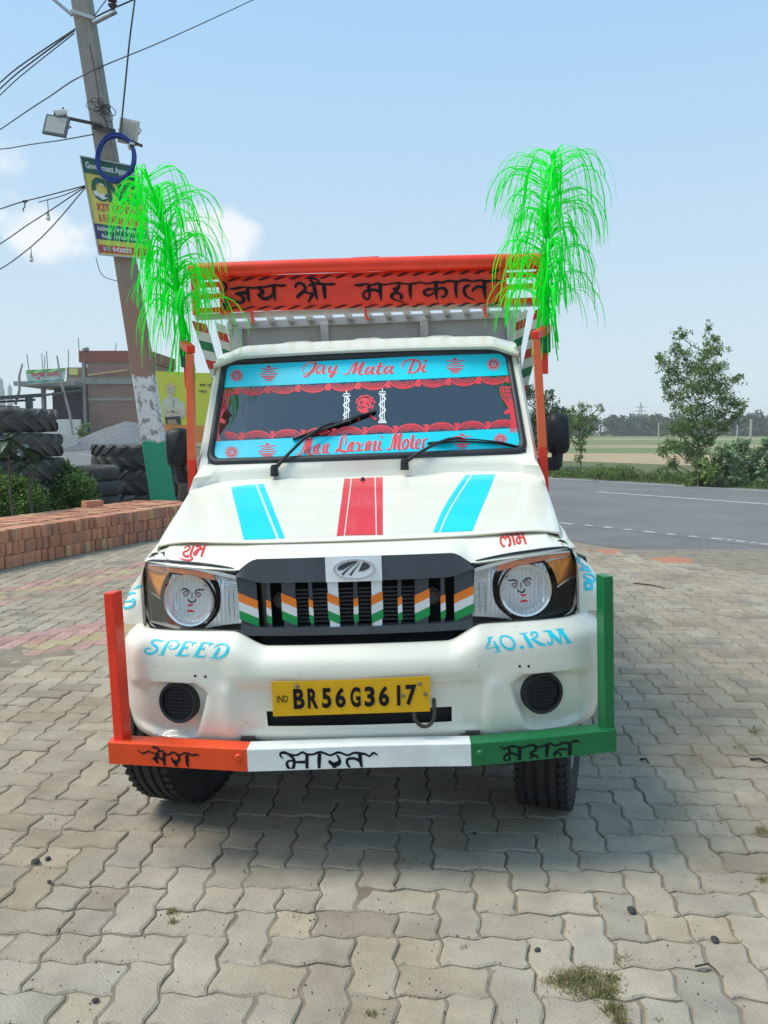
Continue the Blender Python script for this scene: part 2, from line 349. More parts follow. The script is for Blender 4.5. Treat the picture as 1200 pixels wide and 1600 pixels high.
T2="""155,200,6 112,222,36 115,250,30 100,290,24 70,345,8|68,346,10 160,335,12 255,318,10|172,250,14 190,290,32 215,340,34 235,385,26|170,388,8 220,385,14 270,378,8|300,185,20 255,210,24 260,270,26 310,330,28 380,355,30 425,320,30 420,260,28 370,205,24 300,185,20|496,328,22 525,330,40 550,330,22|540,160,20 570,210,44 610,270,46 640,325,40|485,160,6 540,158,12 590,150,6|585,335,8 640,330,12 690,325,6|625,235,10 690,205,20 715,170,26 690,145,20 645,145,20 640,175,20 665,180,12|640,225,18 700,255,30 760,290,34 840,305,8|780,128,6 830,128,16 890,120,6|850,130,30 880,190,24 900,240,22 890,290,30 850,280,26 850,262,16|850,130,40 920,190,44 1000,270,30 1010,295,8|1012,292,8 1000,200,20 985,120,36|1000,110,40 1050,180,44 1110,270,44|930,108,6 990,105,14 1050,98,6|1055,280,8 1110,275,14 1160,268,6"""
m=MB(); lay(m,strokes(T1,8,220,990),pB); tag(P(m,'lettering',CYP),'cyan word SPEED painted on the bumper')
m=MB(); lay(m,strokes(T2,8,750,970),pB); tag(P(m,'lettering',CYP),'cyan marking 40.KM painted on the bumper')

# -- number plate and tow hook
def plate_y(x): return -.052+.010*math.sin((x+.28)*9)
PC=[(424,1065),(672,1056),(672,1111),(427,1119)]
def pl(u,v,off=0):
    x=lerp(lerp(PC[0][0],PC[1][0],u),lerp(PC[3][0],PC[2][0],u),v); y=lerp(lerp(PC[0][1],PC[1][1],u),lerp(PC[3][1],PC[2][1],u),v)+1.2*math.sin(u*PI)*(1-v)
    Y=-.046+.006*math.sin(u*5); p=U(x,y,Y); p.y-=off; return p
m=MB(); m.grid([[pl(i/20,j/4) for j in range(5)] for i in range(21)]); plate=P(m,'number_plate',PLY,solid=.003)
m=MB(); NPx=[(0,0,1,.03),(0,.97,1,1),(0,0,.008,1),(.992,0,1,1)]
for a,b,c,d in NPx: m.grid([[pl(lerp(a,c,i/12),lerp(b,d,j/2),.0016) for j in range(3)] for i in range(13)])
P(m,'plate_border',BPT,plate)
m=MB()
xs=[(.135,.205,'B'),(.225,.29,'R'),(.315,.375,'5'),(.40,.465,'6'),(.495,.56,'G'),(.585,.65,'3'),(.675,.74,'6'),(.790,.812,'1'),(.845,.915,'7')]
for a,b,ch in xs:
    vs,fs=text_tris(ch,.035); xa=min(v.x for v in vs);xb=max(v.x for v in vs);ya=min(v.y for v in vs);yb=max(v.y for v in vs)
    fu=lambda v,o:pl(lerp(a,b,(v.x-xa)/(xb-xa)),lerp(.80-.0*a,.21,(v.y-ya)/(yb-ya)),o)
    m.add([fu(v,.0055) for v in vs],fs)
P(m,'plate_characters',BPT,plate)
m=MB(); f=lambda x,y:pl(x,y,.004); text_on(m,'IND',f,.03,.10,.60,.40,.01); P(m,'country_letters',BPT,plate)
m=MB(); quad(m,[(0,0),(1,0),(1,1),(0,1)],lambda x,y,o:pl(.042+.035*x,.2+.14*y,.002),2,2); P(m,'hologram_square',mat('hologram',(.45,.36,.22),.4),plate)
for u,v in((.162,.14),(.935,.2),(.97,.5),(.83,.52)):
    m=MB(); c=pl(u,v); m.lathe([(.0001,.008),(.006,.006),(.007,0)],c,Matrix.Rotation(R(90),3,'X'),10); P(m,'screw',STE,plate,smooth=40)
m=MB(); c=U(663,1114,-.05); pts=[c+V(-.033*math.cos(t),-.02*0,-.045*math.sin(t)) for t in [PI*i/12 for i in range(13)]]; pts=[pts[0]+V(0,.05,.03)]+pts+[pts[-1]+V(0,.05,.03)]
m.tube(pts,.0065,8); P(m,'tow_hook',RST,smooth=60)

# -- guard bar bolted in front of the bumper
BZ0,BZ1=.370,.444
bx=[-.838,-.358,.358,.838]; by=[-.01,-.09,-.09,-.005]
def barpt(x,z,d=0):
    y=interp(list(zip(bx,by)),x)+d; return V(x,y,z)
guard=thing('x','','x'); bpy.data.objects.remove(guard)
m=MB(); m.box((0,-.06,.417),(.1,.05,.05)); m=MB()
def barseg(x0,x1,mt,lab,name):
    m=MB(); n=6; rs=[]
    sag=lambda x:.004*math.sin(x*7+1)
    for i in range(n+1):
        x=lerp(x0,x1,i/n); q=sag(x)*.5
        rs.append([barpt(x,BZ0+q),barpt(x,BZ1+q),barpt(x,BZ1+q,.07),barpt(x,BZ0+q,.07),barpt(x,BZ0+q)])
    m.grid(rs); m.add([r for r in rs[0][:4]],[(0,1,2,3)]); m.add([r for r in rs[-1][:4]],[(3,2,1,0)])
    return tag(P(m,name,mt,bevel=.004),lab)
b1o=barseg(bx[0],bx[1],ORE,'orange red section of the guard bar','guard_bar_section')
b2o=barseg(bx[1]+.0005,bx[2],WHE,'white section of the guard bar','guard_bar_section')
b3o=barseg(bx[2]+.0005,bx[3],GRE,'green section of the guard bar','guard_bar_section')
def post(sx,mt,lab,ptop):
    m=MB(); a=R(12)*sx; x=.80*sx if sx<0 else .812
    c0=V(x,.035,(BZ1+.945)/2+.0); M=Matrix.Rotation(a,3,'Z'); m.box((x-.0*sx,.026,(BZ1+ptop)/2),(.034,.056,ptop-BZ1),M)
    o=tag(P(m,'guard_post',mt,bevel=.003),lab); w=MB(); w.tube([V(x-.022*sx,.0,BZ1+.002),V(x+.018*sx,-.004,BZ1+.002)],.004,6); P(w,'weld_bead',mt,o); return o
post(-1,DRE,'orange red upright of the guard bar',.945); post(1,GRE,'green upright of the guard bar',.95)
def barhit(px,py,o):
    f=lambda x,z:interp(list(zip(bx,by)),x); p=Uf(px,py,f,-.08); p.y-=o; p.z=max(p.z,BZ0+.004); return p
BT1="""50,215,4 100,255,10 150,270,20 200,242,22 260,250,16 320,275,14 380,240,20 440,235,24 500,290,20 550,285,26 610,250,24 660,280,16 720,295,22 780,265,22 850,275,20 910,300,22 970,290,26 1015,310,4|270,180,14 310,175,30 365,190,26 395,230,20|365,260,50 355,320,60 340,360,50 372,432,10|285,335,12 320,360,40 345,360,30|390,330,18 430,365,26 450,370,20|460,270,40 465,380,40 480,495,10|660,275,26 700,330,30 695,380,40 640,410,60 600,380,26 575,340,22|640,440,36 700,510,12|825,290,50 825,400,44 840,505,12"""
BT2="""90,180,3 60,150,14 60,120,22 100,110,26 140,125,22 200,140,18 250,135,18 300,108,20 350,130,20 420,130,18 490,105,20 550,120,18 610,140,18 690,110,22 740,120,18 800,140,18 870,115,20 940,120,24 1000,130,18 1040,150,16 1085,115,20 1130,140,8|150,140,14 190,165,24 210,200,24 205,260,30 175,300,24 135,260,26 135,215,22 180,200,18 230,215,18 330,215,30|352,130,32 350,200,32 352,305,26|490,120,36 485,200,36 485,300,22|680,135,14 710,190,26 695,230,50 640,240,40 590,200,26|640,255,36 690,308,10|935,130,36 940,200,36 962,300,12|930,200,26 870,175,24 800,185,26 795,230,24 830,285,16 870,306,8"""
BT3="""90,165,4 120,195,16 170,190,22 230,165,24 300,175,22 370,185,22 440,160,22 510,155,22 570,180,20 640,160,22 710,135,22 770,155,22 820,150,22 890,120,20 950,130,22 1000,110,22 1050,100,26 1090,120,6|210,190,34 200,250,26 145,290,22 145,330,22 180,360,22 215,320,20 200,270,22 250,255,24 310,285,22|335,190,44 335,280,42 330,370,36|520,175,22 540,210,24 490,240,26 465,265,16 520,270,14 480,300,22 455,350,20|490,290,18 550,290,22 555,330,24 530,355,14|690,150,36 675,240,36 675,340,12|930,210,20 860,200,24 800,230,22 765,270,26 800,320,30 850,295,28 830,250,16 790,260,10|965,140,40 962,230,44 958,318,30"""
m=MB(); lay(m,strokes(BT1,10,210,1150),barhit,base=.0012,grow=.38); P(m,'lettering',BPT,b1o)
m=MB(); lay(m,strokes(BT2,7.0588,430,1160),barhit,base=.0012,grow=.38); P(m,'lettering',BPT,b2o)
m=MB(); lay(m,strokes(BT3,8,770,1145),barhit,base=.0012,grow=.38); P(m,'lettering',BPT,b3o)
MX=Matrix.Rotation(R(90),3,'X')
for (px,py,mt,pp) in((373,1183,ORE,b1o),(750,1177,GRE,b3o)):
    c=barhit(px,py,0); m=MB(); m.lathe([(.0001,.008),(.009,.008),(.013,.004),(.013,0)],c,MX,8); P(m,'bolt_head',mt,pp)
for sx in(-1,1):
    m=MB(); m.box((.372*sx,.04,.440),(.045,.09,.018)); m.box((.35*sx,.06,.40),(.04,.2,.07)); P(m,'bar_bracket',RST)

# -- nose: plan curve of grille, lamps and header panel
YH=catmull([(0,.045),(.2,.052),(.39,.07),(.5,.082),(.6,.105),(.67,.138),(.715,.175),(.745,.215),(.768,.27),(.779,.36),(.78,.5)],6)
def yH(x,z=0): return interp(YH,abs(x))
def nose(px,py,off=0):
    p=Uf(px,py,yH); return V(p.x,p.y-off,p.z)
# dark backing of the lamp and grille openings
m=MB(); xs_=[i*.70/40 for i in range(-40,41)]
m.grid([[V(x,yH(x)+.115,z) for z in(.74,.85,1.03)] for x in xs_]); P(m,'engine_bay_shroud',DRK)
# strip of body between lamps and bumper, at the lamp ends
for sx in(-1,1):
    m=MB(); rows=[]
    for i in range(25):
        x=lerp(.39,.781,i/24); zt=interp([(.39,.784),(.70,.788),(.745,.80),(.762,.86),(.771,.93),(.781,1.0)],x)
        y=yH(x)-.004
        rows.append([V(x*sx,y,zt),V(x*sx,y-.004,lerp(zt,.77,.5)),V(x*sx,y+.01,.76)])
    m.grid(rows); P(m,'nose_panel',IV,smooth=60)
# header panel under the bonnet edge
def hz(x): return interp([(0,1.037),(.325,1.035),(.345,1.028),(.385,.998),(.41,.998),(.5,1.006),(.6,1.013),(.7,1.02),(.745,1.018),(.79,1.0)],abs(x))
def htop(x): 
    a=abs(x); return .165+.09*(a/.7)**2
m=MB(); rows=[]
for i in range(-48,49):
    x=i/48*.768; a=abs(x); yb=yH(x)-.012; zb=hz(x); yt=htop(x); zt=1.068-.02*sm(.66,.76,a)
    xo=x; row=[V(xo,yb+.03,zb-.012),V(xo,yb,zb)]
    for t in(.15,.35,.6,.8,1): row.append(V(lerp(x,x*.955 if a>.68 else x*.985,t*sm(.5,.75,a)),lerp(yb,yt,t**1.35),lerp(zb,zt,t**.85)))
    row.append(row[-1]+V(0,.05,.0)); rows.append(row)
m.grid(rows); BVHd=bvh(m); P(m,'header_panel',IV,smooth=50)
pH=lambda x,y,o:hit(BVHd,x,y,o)
H1="""315,300,40 340,260,30 430,230,30 460,270,45 400,350,45 300,390,50 290,460,60 350,510,60 420,520,40 395,450,30|520,220,20 620,215,16 740,225,30|560,235,40 510,350,60 465,500,60|465,510,50 530,550,50 490,600,50 380,610,50 270,590,40 180,550,20|620,260,40 730,230,40 740,280,50 680,340,60 640,430,60 590,480,50 560,430,40 600,380,40 680,330,40 820,310,60|860,230,50 810,380,60 760,520,50|820,220,14 940,215,12"""
H2="""140,220,30 400,205,25 650,190,25 740,190,20|380,560,40 330,580,60 260,480,60 240,340,60 300,290,60 370,320,50 395,400,30|395,330,40 440,280,50 520,330,70 545,450,70 530,550,70 470,540,50|440,210,40 460,290,50|580,200,50 640,350,65 685,540,65|690,240,40 740,190,40 810,230,50 830,330,60 860,420,60 820,490,60 750,440,60 750,330,50 800,290,40 950,310,50|930,190,50 970,330,65 1030,515,60|850,170,20 990,170,20"""
for s_ in([(249,849,.8),(243,860,.8),(240,872,.8)],[(869,830,.8),(876,843,.8),(880,853,.8)]): m=MB(); lay(m,[s_],pH,base=.0006); P(m,'panel_seam',DRK)
m=MB(); lay(m,strokes(H1,17.14,270,840),pH); tag(P(m,'lettering',RPT),'red word painted above the lamp beside the orange post')
m=MB(); lay(m,strokes(H2,20,770,825),pH); tag(P(m,'lettering',RPT),'red word painted above the lamp beside the green post')

# -- bonnet
def bz(x,y):
    a=abs(x); v=(y-.17)/.82; hw=lerp(.715,.775,v)
    zc=interp([(0,1.08),(.1,1.093),(.3,1.125),(.6,1.175),(.85,1.222),(1,1.246)],v)
    u=a/hw; z=zc-.004*u*u-.022*max(0,(u-.80)/.20)**2.2
    z+=.006*sm(.28,.36,a)*sm(.66,.50,a)*sm(-.05,.35,v)         # raised flanks
    return z
NB=60
def bon(i,j,K=26):
    u=-1+2*i/NB; u=math.copysign(abs(u)**.82,u); v=j/K; 
    y0=htop(u*.7)-.012; y1=.992-.03*u*u*0-.045*sm(.85,1,abs(u)); y=lerp(y0,y1,v); hw=lerp(.706,.770,v**.7); x=u*hw
    return V(x,y,bz(x,y))
m=MB(); rows=[]
for i in range(NB+1):
    row=[bon(i,j) for j in range(27)]; p=row[0]; row=[p+V(0,.03,-.014),p+V(0,.004,-.012),p+V(0,-.004,-.005)]+row; rows.append(row)
rows=[[q+V(-.006,0,-.06) for q in rows[0]],[q+V(-.005,0,-.014) for q in rows[0]]]+rows+[[q+V(.005,0,-.014) for q in rows[-1]],[q+V(.006,0,-.06) for q in rows[-1]]]
m.grid(rows); BVN=bvh(m); bonnet=P(m,'bonnet',IV,smooth=60)
pN=lambda x,y,o:hit(BVN,x,y,o)
def stripe(q,mt,lab): 
    m=MB()
    for c in q: quad(m,c,pN,4,14,.0012)
    tag(P(m,'bonnet_stripe',mt,bonnet),lab)
stripe([[(361,761),(399,757),(432,842),(381,844)],[(402,757),(412,756),(445,841),(436,842)]],CYA,'cyan double stripe on the lamp-post side of the bonnet')
# curved stripe on the road side
m=MB(); e=lambda k,t:[(t[0]),(t[1])]
la=catmull([(727,743),(708,770),(690,800),(677,832)],4); lb=catmull([(735,742),(717,770),(699,800),(685,832)],4); lc=catmull([(738,742),(720,770),(702,800),(688,832)],4); ldd=catmull([(774,741),(763,770),(750,800),(738,830)],4)
for A,B in((la,lb),(lc,ldd)): m.grid([[pN(lerp(a[0],b[0],t/4),lerp(a[1],b[1],t/4),.0012) for t in range(5)] for a,b in zip(A,B)])
tag(P(m,'bonnet_stripe',CYA,bonnet),'cyan double stripe on the road side of the bonnet')
stripe([[(538,748),(548,748),(537,837),(526,838)],[(550,748),(585,746),(587,836),(539,837)],[(587,746),(598,746),(598,836),(589,836)]],CRD,'red triple stripe down the middle of the bonnet')
m=MB(); c=pN(567,751,0); m.lathe([(.0001,.016),(.006,.014),(.009,.006),(.012,0)],c,None,12); P(m,'washer_nozzle',BLK,bonnet,smooth=50)

# -- front wings
def wing(sx):
    S=[(.20,[(.700,1.048),(.745,1.005),(.762,.95),(.766,.90),(.766,.86),(.766,.82),(.766,.79)]),(.225,[(.713,1.046),(.755,1.002),(.775,.95),(.785,.90),(.815,.86),(.828,.82),(.83,.79)]),(.25,[(.722,1.045),(.762,1.0),(.783,.95),(.806,.90),(.842,.86),(.858,.82),(.86,.79)]),
       (.38,[(.738,1.058),(.765,1.03),(.79,.975),(.83,.935),(.866,.89),(.876,.84),(.878,.79)]),
       (.55,[(.748,1.075),(.757,1.045),(.768,1.0),(.805,.955),(.852,.912),(.88,.86),(.888,.80)]),
       (.8,[(.764,1.125),(.771,1.08),(.785,1.03),(.82,.975),(.86,.92),(.88,.86),(.888,.80)]),
       (.98,[(.772,1.165),(.778,1.12),(.79,1.07),(.815,.99),(.83,.92),(.84,.86),(.842,.80)]),
       (1.12,[(.775,1.18),(.785,1.13),(.80,1.08),(.805,.99),(.805,.92),(.805,.86),(.805,.80)])]
    S=[(y,[(q[0][0]-.07,q[0][1]-.07)]+q) for y,q in S]
    rows=[]
    for a,b in zip(S,S[1:]):
        for k in range(5):
            t=k/5; rows.append([V(lerp(p[0],q[0],t)*sx,lerp(a[0],b[0],t),lerp(p[1],q[1],t)) for p,q in zip(catmull(a[1],3),catmull(b[1],3))])
    rows.append([V(p[0]*sx,S[-1][0],p[1]) for p in catmull(S[-1][1],3)])
    rows=[[V(min(abs(q.x),.760)*sx,q.y+.012,q.z) for q in rows[0]]]+rows
    m=MB(); m.grid(rows,flip=sx<0); b=bvh(m); o=P(m,'front_wing',IV,smooth=60)
    # rear lower skirt and wheel arch
    m=MB(); arc=[]
    for i in range(17):
        t=PI*(i/16); arc.append((.56-.42*math.cos(t),.80 if .36+.40*math.sin(t)>.8 else .36+.40*math.sin(t)))
    m.grid([[V(.86*sx,y,.80),V(.865*sx,y,z),V(.80*sx,y,z)] for y,z in arc if y>.52]); m.box((.80*sx,1.06,.6),(.03,.16,.42)); P(m,'wheel_arch',IV,o,smooth=40)
    m=MB(); m.box((.60*sx,.72,.62),(.28,.72,.34)); P(m,'arch_liner',DRK,o)
    return o,b
wl_,BW1=wing(-1); wr_,BW2=wing(1)
pw1=lambda x,y,o:hit(BW1,x,y,o); pw2=lambda x,y,o:hit(BW2,x,y,o)
# letters run down the wings; drawn on the photographed slope
RD="""560,540,12 600,530,50 590,560,26 540,560,24 500,580,20|500,580,16 430,605,26|620,510,16 560,530,24 500,570,16|480,700,60 430,700,30 370,715,26 300,740,20|400,680,24 340,720,20 240,830,16|370,730,26 360,760,20|390,830,16 440,840,40 465,890,40 430,980,44 340,1030,44 240,1050,44 200,1020,30|410,880,60 330,895,34 240,910,34 205,1000,20"""
HD="""540,880,30 545,950,50 550,1020,30|550,880,50 640,910,50|550,1010,50 640,990,40|640,880,40 640,1020,40|520,780,20 560,770,36 640,780,30 700,850,30 680,880,30 600,850,34 530,820,30 520,780,20|455,680,20 480,690,60 560,700,46 630,720,30|500,690,30 520,640,20 600,680,24|390,580,26 400,510,30 440,540,24 450,580,30 400,575,20|440,590,20 520,630,24"""
m=MB(); lay(m,strokes(RD,15,180,880),pw1,base=.002); tag(P(m,'lettering',CYP,wl_),'cyan word ROAD painted down the wing')
m=MB(); lay(m,strokes(HD,10,860,820),pw2,base=.002); tag(P(m,'lettering',CYP,wr_),'cyan word painted up the wing behind the green post')

# -- headlamps (left one measured, the other is its mirror image)
LT=catmull([(224,905),(230,879),(250,876),(283,878),(317,881),(345,885),(370,889)],4); LB=catmull([(225,950),(232,971),(246,982),(290,984),(325,985),(355,986),(382,986)],4)
def headlamp(sx):
    fx=lambda p: V(abs(p.x)*sx,p.y,p.z)
    hp=lambda x,y,o=0: fx(nose(x,y,o))
    m=MB(); m.grid([[hp(lerp(a[0],b[0],j/8),lerp(a[1],b[1],j/8),-.03-.05*min(1,4*sm(0,.25,j/8)*sm(1,.75,j/8))*sm(0,4,i)*sm(len(LT)-1,len(LT)-5,i)) for j in range(9)] for i,(a,b) in enumerate(zip(LT,LB))]); hl=P(m,'headlamp',BLK,smooth=60)
    ring=LT+LB[::-1]; m=MB(); m.grid([[hp(x,y,.003),hp(x,y,-.045)] for x,y in ring+ring[:1]]); P(m,'lamp_rim',BLK,hl,smooth=60); m=MB(); m.tube([hp(x,y,.004) for x,y in ring]+[hp(*ring[0],.004)],.005,6); P(m,'lamp_seal',RUB,hl,smooth=60)
    def poly(pts,mt,name,off,k=1,th=.004):
        m=MB(); n=len(pts); m.prism(pts,lambda x,y:hp(x,y,off),lambda x,y:hp(x,y,off-th)); return P(m,name,mt,hl)
    def strip(a,b,mt,name,off):
        m=MB(); a=catmull(a,4);b=catmull(b,4); m.grid([[hp(p[0],p[1],off),hp(q[0],q[1],off)] for p,q in zip(a,b)]); return P(m,name,mt,hl)
    strip([(231,881),(260,883),(300,887),(340,893),(370,900)],[(231,884),(260,886),(300,890),(337,898),(370,905)],SIL,'chrome_trim',-.001)
    strip([(231,884),(260,887),(300,891),(332,896)],[(230,889),(260,893),(300,900),(336,907)],AMP,'amber_strip',-.002)
    strip([(229,889),(250,892),(264,894)],[(229,891),(250,894.5),(263,897)],CHR,'chrome_trim',-.006)
    poly([(230,891),(262,896),(255,908),(251,920),(249,932),(227,918)],AMB,'indicator_lens',-.004)
    strip([(226,918),(238,926),(250,935)],[(226,921),(238,929),(250,938)],CHR,'chrome_trim',-.006)
    m=MB(); A=catmull([(312,893),(340,910),(342,955),(318,983)],4); B=catmull([(370,905),(374,930),(378,955),(381,974)],4)
    m.grid([[hp(lerp(a[0],b[0],j/5),lerp(a[1],b[1],j/5),-.008-.012*math.sin(PI*j/5)) for j in range(6)] for a,b in zip(A,B)]); P(m,'inner_reflector',REF,hl,smooth=60)
    m=MB(); A=catmull([(266,899),(258,925),(262,955),(280,974)],4); B=catmull([(322,903),(334,925),(334,955),(320,976)],4); m.grid([[hp(lerp(a[0],b[0],j/6),lerp(a[1],b[1],j/6),-.020) for j in range(7)] for a,b in zip(A,B)]); P(m,'reflector_surround',REF,hl,smooth=60)
    m=MB()
    for k in range(4): m.tube([hp(348,901+k*4.4,-.010),hp(369,904+k*4.4,-.010)],.0022,5)
    for k in range(3): m.tube([hp(352,932+k*14,-.012),hp(378,934+k*14,-.012)],.0012,5)
    for k in range(3): m.tube([hp(355+k*8,922,-.012),hp(357+k*8.5,970,-.012)],.0012,5)
    P(m,'reflector_ribs',CHR,hl,smooth=60)
    c=hp(298,937); c=V(.566*sx,.088,.894); M=Matrix.Rotation(R(7*sx),3,'Z')@Matrix.Rotation(R(90),3,'X')
    m=MB(); m.lathe([(.090,-.04),(.090,.000),(.087,.004),(.080,.002),(.077,-.006)],c,M,40); P(m,'chrome_ring',CHR,hl,smooth=45)
    m=MB(); m.lathe([(.078,-.006),(.073,-.020),(.062,-.040),(.05,-.052),(.03,-.058),(.0001,-.060)],c,M,40); P(m,'reflector_bowl',REF,hl,smooth=60)
    m=MB(); m.lathe([(.0001,-.03),(.008,-.031),(.011,-.036),(.011,-.058)],c,M,16); P(m,'bulb_shield',CHR,hl,smooth=60)
    m=MB()
    for k in range(-4,5):
        t=R(270+k*13); a=c+M@V(.056*math.cos(t),.056*math.sin(t),-.006); b=c+M@V(.074*math.cos(t),.074*math.sin(t),-.004); m.tube([a,b],.0018,5)
    m.tube([c+M@V(.060*math.cos(R(t)),.060*math.sin(R(t)),-.005) for t in range(195,350,8)],.0016,5); P(m,'reflector_ribs',GMT,hl)
    # the little painted face
    q=lambda x,y,o:(lambda u:V((u.x) if sx<0 else -u.x,u.y,u.z))(U(x,y,.066-o))
    face="500,500,8 520,480,14 560,490,14 582,520,8|625,520,8 650,490,14 700,490,12 722,478,4|515,525,7 540,503,10 566,525,8 540,548,8 515,525,7|632,536,7 655,514,10 682,536,8 655,558,8 632,536,7|602,515,8 600,570,8|568,575,12 578,600,14 600,606,14 632,592,12 626,572,8"
    m=MB(); lay(m,strokes(face,6,200,840),q); P(m,'painted_face',BPT,hl)
    m=MB(); lay(m,strokes("555,628,8 585,636,22 612,624,8|548,690,10 580,686,24 622,694,10|530,526,8 548,526,14|645,537,8 662,537,14",6,200,840),q,base=.002); P(m,'painted_lips',RPT,hl)
    m=MB(); m.grid([[hp(lerp(a[0],b[0],j/8),lerp(a[1],b[1],j/8),.012+.012*math.sin(PI*j/8)*math.sin(PI*i/(len(LT)-1))) for j in range(9)] for i,(a,b) in enumerate(zip(LT,LB))]); P(m,'clear_cover',CLR,hl,smooth=60)
headlamp(-1); headlamp(1)

# -- grille
ny=lambda x,o=0: yH(x)-o
grille=None
m=MB()
def band(pts_top,pts_bot,o0,o1,m=m):
    m.grid([[V(x,ny(x,o0)+.05,zt),V(x,ny(x,o0),zt),V(x,ny(x,o1),zb),V(x,ny(x,o1)+.05,zb)] for (x,zt),(x2,zb) in zip(pts_top,pts_bot)])
xs=[i/30*.392 for i in range(-30,31)]
gt=lambda x:interp([(0,1.037),(.325,1.034),(.35,1.024),(.392,.985)],abs(x)); gb=lambda x:.956+.022*sm(.30,.40,abs(x))
band([(x,gt(x)) for x in xs],[(x,gb(x)) for x in xs],.012,.022)
# bottom rail
xs=[i/30*.385 for i in range(-30,31)]
band([(x,.803+.01*sm(.3,.4,abs(x))) for x in xs],[(x,.779) for x in xs],.022,.024)
grille=P(m,'grille',GRY,smooth=35)
# lower mesh trough
m=MB(); xs=[i/30*.345 for i in range(-30,31)]
m.grid([[V(x,ny(x,-.02),.779),V(x*.97,ny(x,-.02),.765),V(x*.9,ny(x,.0),.745),V(x*.88,ny(x,.02),.738),V(x*.87,ny(x,.02)+.06,.728)] for x in xs]); P(m,'lower_grille_trough',BLK,grille,smooth=40)
m=MB()
for k in range(-14,15):
    for r in range(2):
        cx=k*.019+r*.0095; cz=.769-r*.013
        if abs(cx)<.285-.02*r: 
            c=V(cx,ny(cx,-.008)-.004*r,cz); pts=[c+V(.0085*math.cos(PI/3*i),0,.0065*math.sin(PI/3*i)) for i in range(7)]; m.tube(pts,.0014,4,cap=False)
P(m,'honeycomb_mesh',BLK,grille)
ZT,ZB=.972,.795
def gbar(xc,w,mt,sx_lean=0,depth=.035):
    bw=w/2; m=MB(); s=1 if xc>0 else(-1 if xc<0 else 0)
    y=ny(xc,.006)
    tp=w*.5
    m.add([V(xc-bw,y,ZT),V(xc+bw,y,ZT),V(xc+bw*.92-s*.004,y-.002,ZB),V(xc-bw*.92-s*.004,y-.002,ZB),V(xc-bw*.7-s*.0,y+depth,ZT),V(xc+bw*.7,y+depth,ZT),V(xc+bw*.7,y+depth,ZB),V(xc-bw*.7,y+depth,ZB)],
      [(0,3,2,1),(0,1,5,4),(1,2,6,5),(3,7,6,2),(0,4,7,3),(4,5,6,7)])
    o=P(m,'grille_bar',mt,grille,bevel=.0015 if w>.02 else 0)
    # tricolour tape across the front face, slanting down towards the middle
    sl=.45*s
    z0=.925-(.016 if w>.02 else .03)
    for k,(tm,nm) in enumerate(((SAF,'saffron_tape'),(WHT,'white_tape'),(GRN,'green_tape'))):
        tt=MB(); h=.030 if w>.02 else .026; a=z0-k*h
        e=bw+.0012
        def zz(x): return -abs(abs(x)-abs(xc)-(bw*0))*0+ (abs(x)-abs(xc))*.45
        L,Rr=xc-e,xc+e
        f=lambda x,dz,o_:V(x-s*.002*(ZT-a)/.18,y-.0035,a+zz(x)+dz)
        tt.grid([[f(lerp(L,Rr,i/4),0,0),f(lerp(L,Rr,i/4),-h,0)] for i in range(5)])
        inn=L if s>0 else Rr
        if s: tt.grid([[V(inn-s*.002,y-.0035,a+zz(inn)),V(inn-s*.002,y-.0035,a+zz(inn)-h)],[V(inn+s*.003,y+depth*.5,a+zz(inn)-.012),V(inn+s*.003,y+depth*.5,a+zz(inn)-h-.012)]])
        P(tt,nm,tm,o)
    return o
for sx in(-1,1):
    gbar(.359*sx,.062,GRY,depth=.03); gbar(.290*sx,.014,GRY); gbar(.221*sx,.047,GRY); gbar(.148*sx,.012,GRY); gbar(.073*sx,.036,SIL)
gbar(0.003,.013,GRY)
m=MB(); m.grid([[V(x,ny(x,.0245),1.038),V(x,ny(x,.0245),.955)] for x in(-.092,-.04,0,.04,.092)]); badge=P(m,'badge_plate',SIL,grille)
EC=V(.003,.0185,.997)
def ep(x,y,o): return V(EC.x+(x-545)/302*.0655,EC.y-o,EC.z-(y-252)/145*.0305)
m=MB(); m.lathe([(1.0,0),(1.0,.5),(.94,.5),(.90,.1)],(0,0,0),None,48); 
m.v=[V(EC.x+p.x*.068,EC.y-p.z*.012,EC.z+p.y*.032) for p in m.v]; P(m,'emblem_ring',CHR,badge,smooth=40)
m=MB(); disc(m,545,252,290,135,ep,.001,40); P(m,'emblem_field',SIL,badge)
m=MB()
m.add([ep(x,y,.0028) for x,y in[(295,240),(310,205),(370,165),(450,140),(540,128),(610,130),(540,170),(450,215),(380,255),(330,268),(300,262)]],[tuple(range(11))])
m.add([ep(x,y,.0028) for x,y in[(680,145),(740,165),(785,205),(770,245),(700,280),(605,298),(640,220)]],[tuple(range(7))])
lay(m,[[(360,340,34),(430,270,26),(520,200,16),(600,150,6)],[(478,350,34),(530,280,26),(590,210,14),(632,150,5)]],ep,base=.003)
P(m,'emblem_leaves',GRY,badge)
m=MB(); P_=m
for k in range(9): m.box((0,.10,.81+k*.0135),(.44,.012,.006))
P(m,'radiator_fins',mat('radiator',(.10,.10,.10),.6,var=.2),grille)
DM=mat('dusty_metal',(.16,.15,.12),.7,.1,var=.3)
m=MB(); m.tube([(-.31,.10,.97),(-.305,.10,.80)],.014,8); P(m,'latch_strut',DM,grille,smooth=50)
for hx in(-.255,.255): m=MB(); m.tube([(hx,.13,.88),(hx,.115,.88),(hx,.112,.88),(hx,.10,.88)],[.03,.03,.022,.020],14); P(m,'horn',DM,grille,smooth=50)

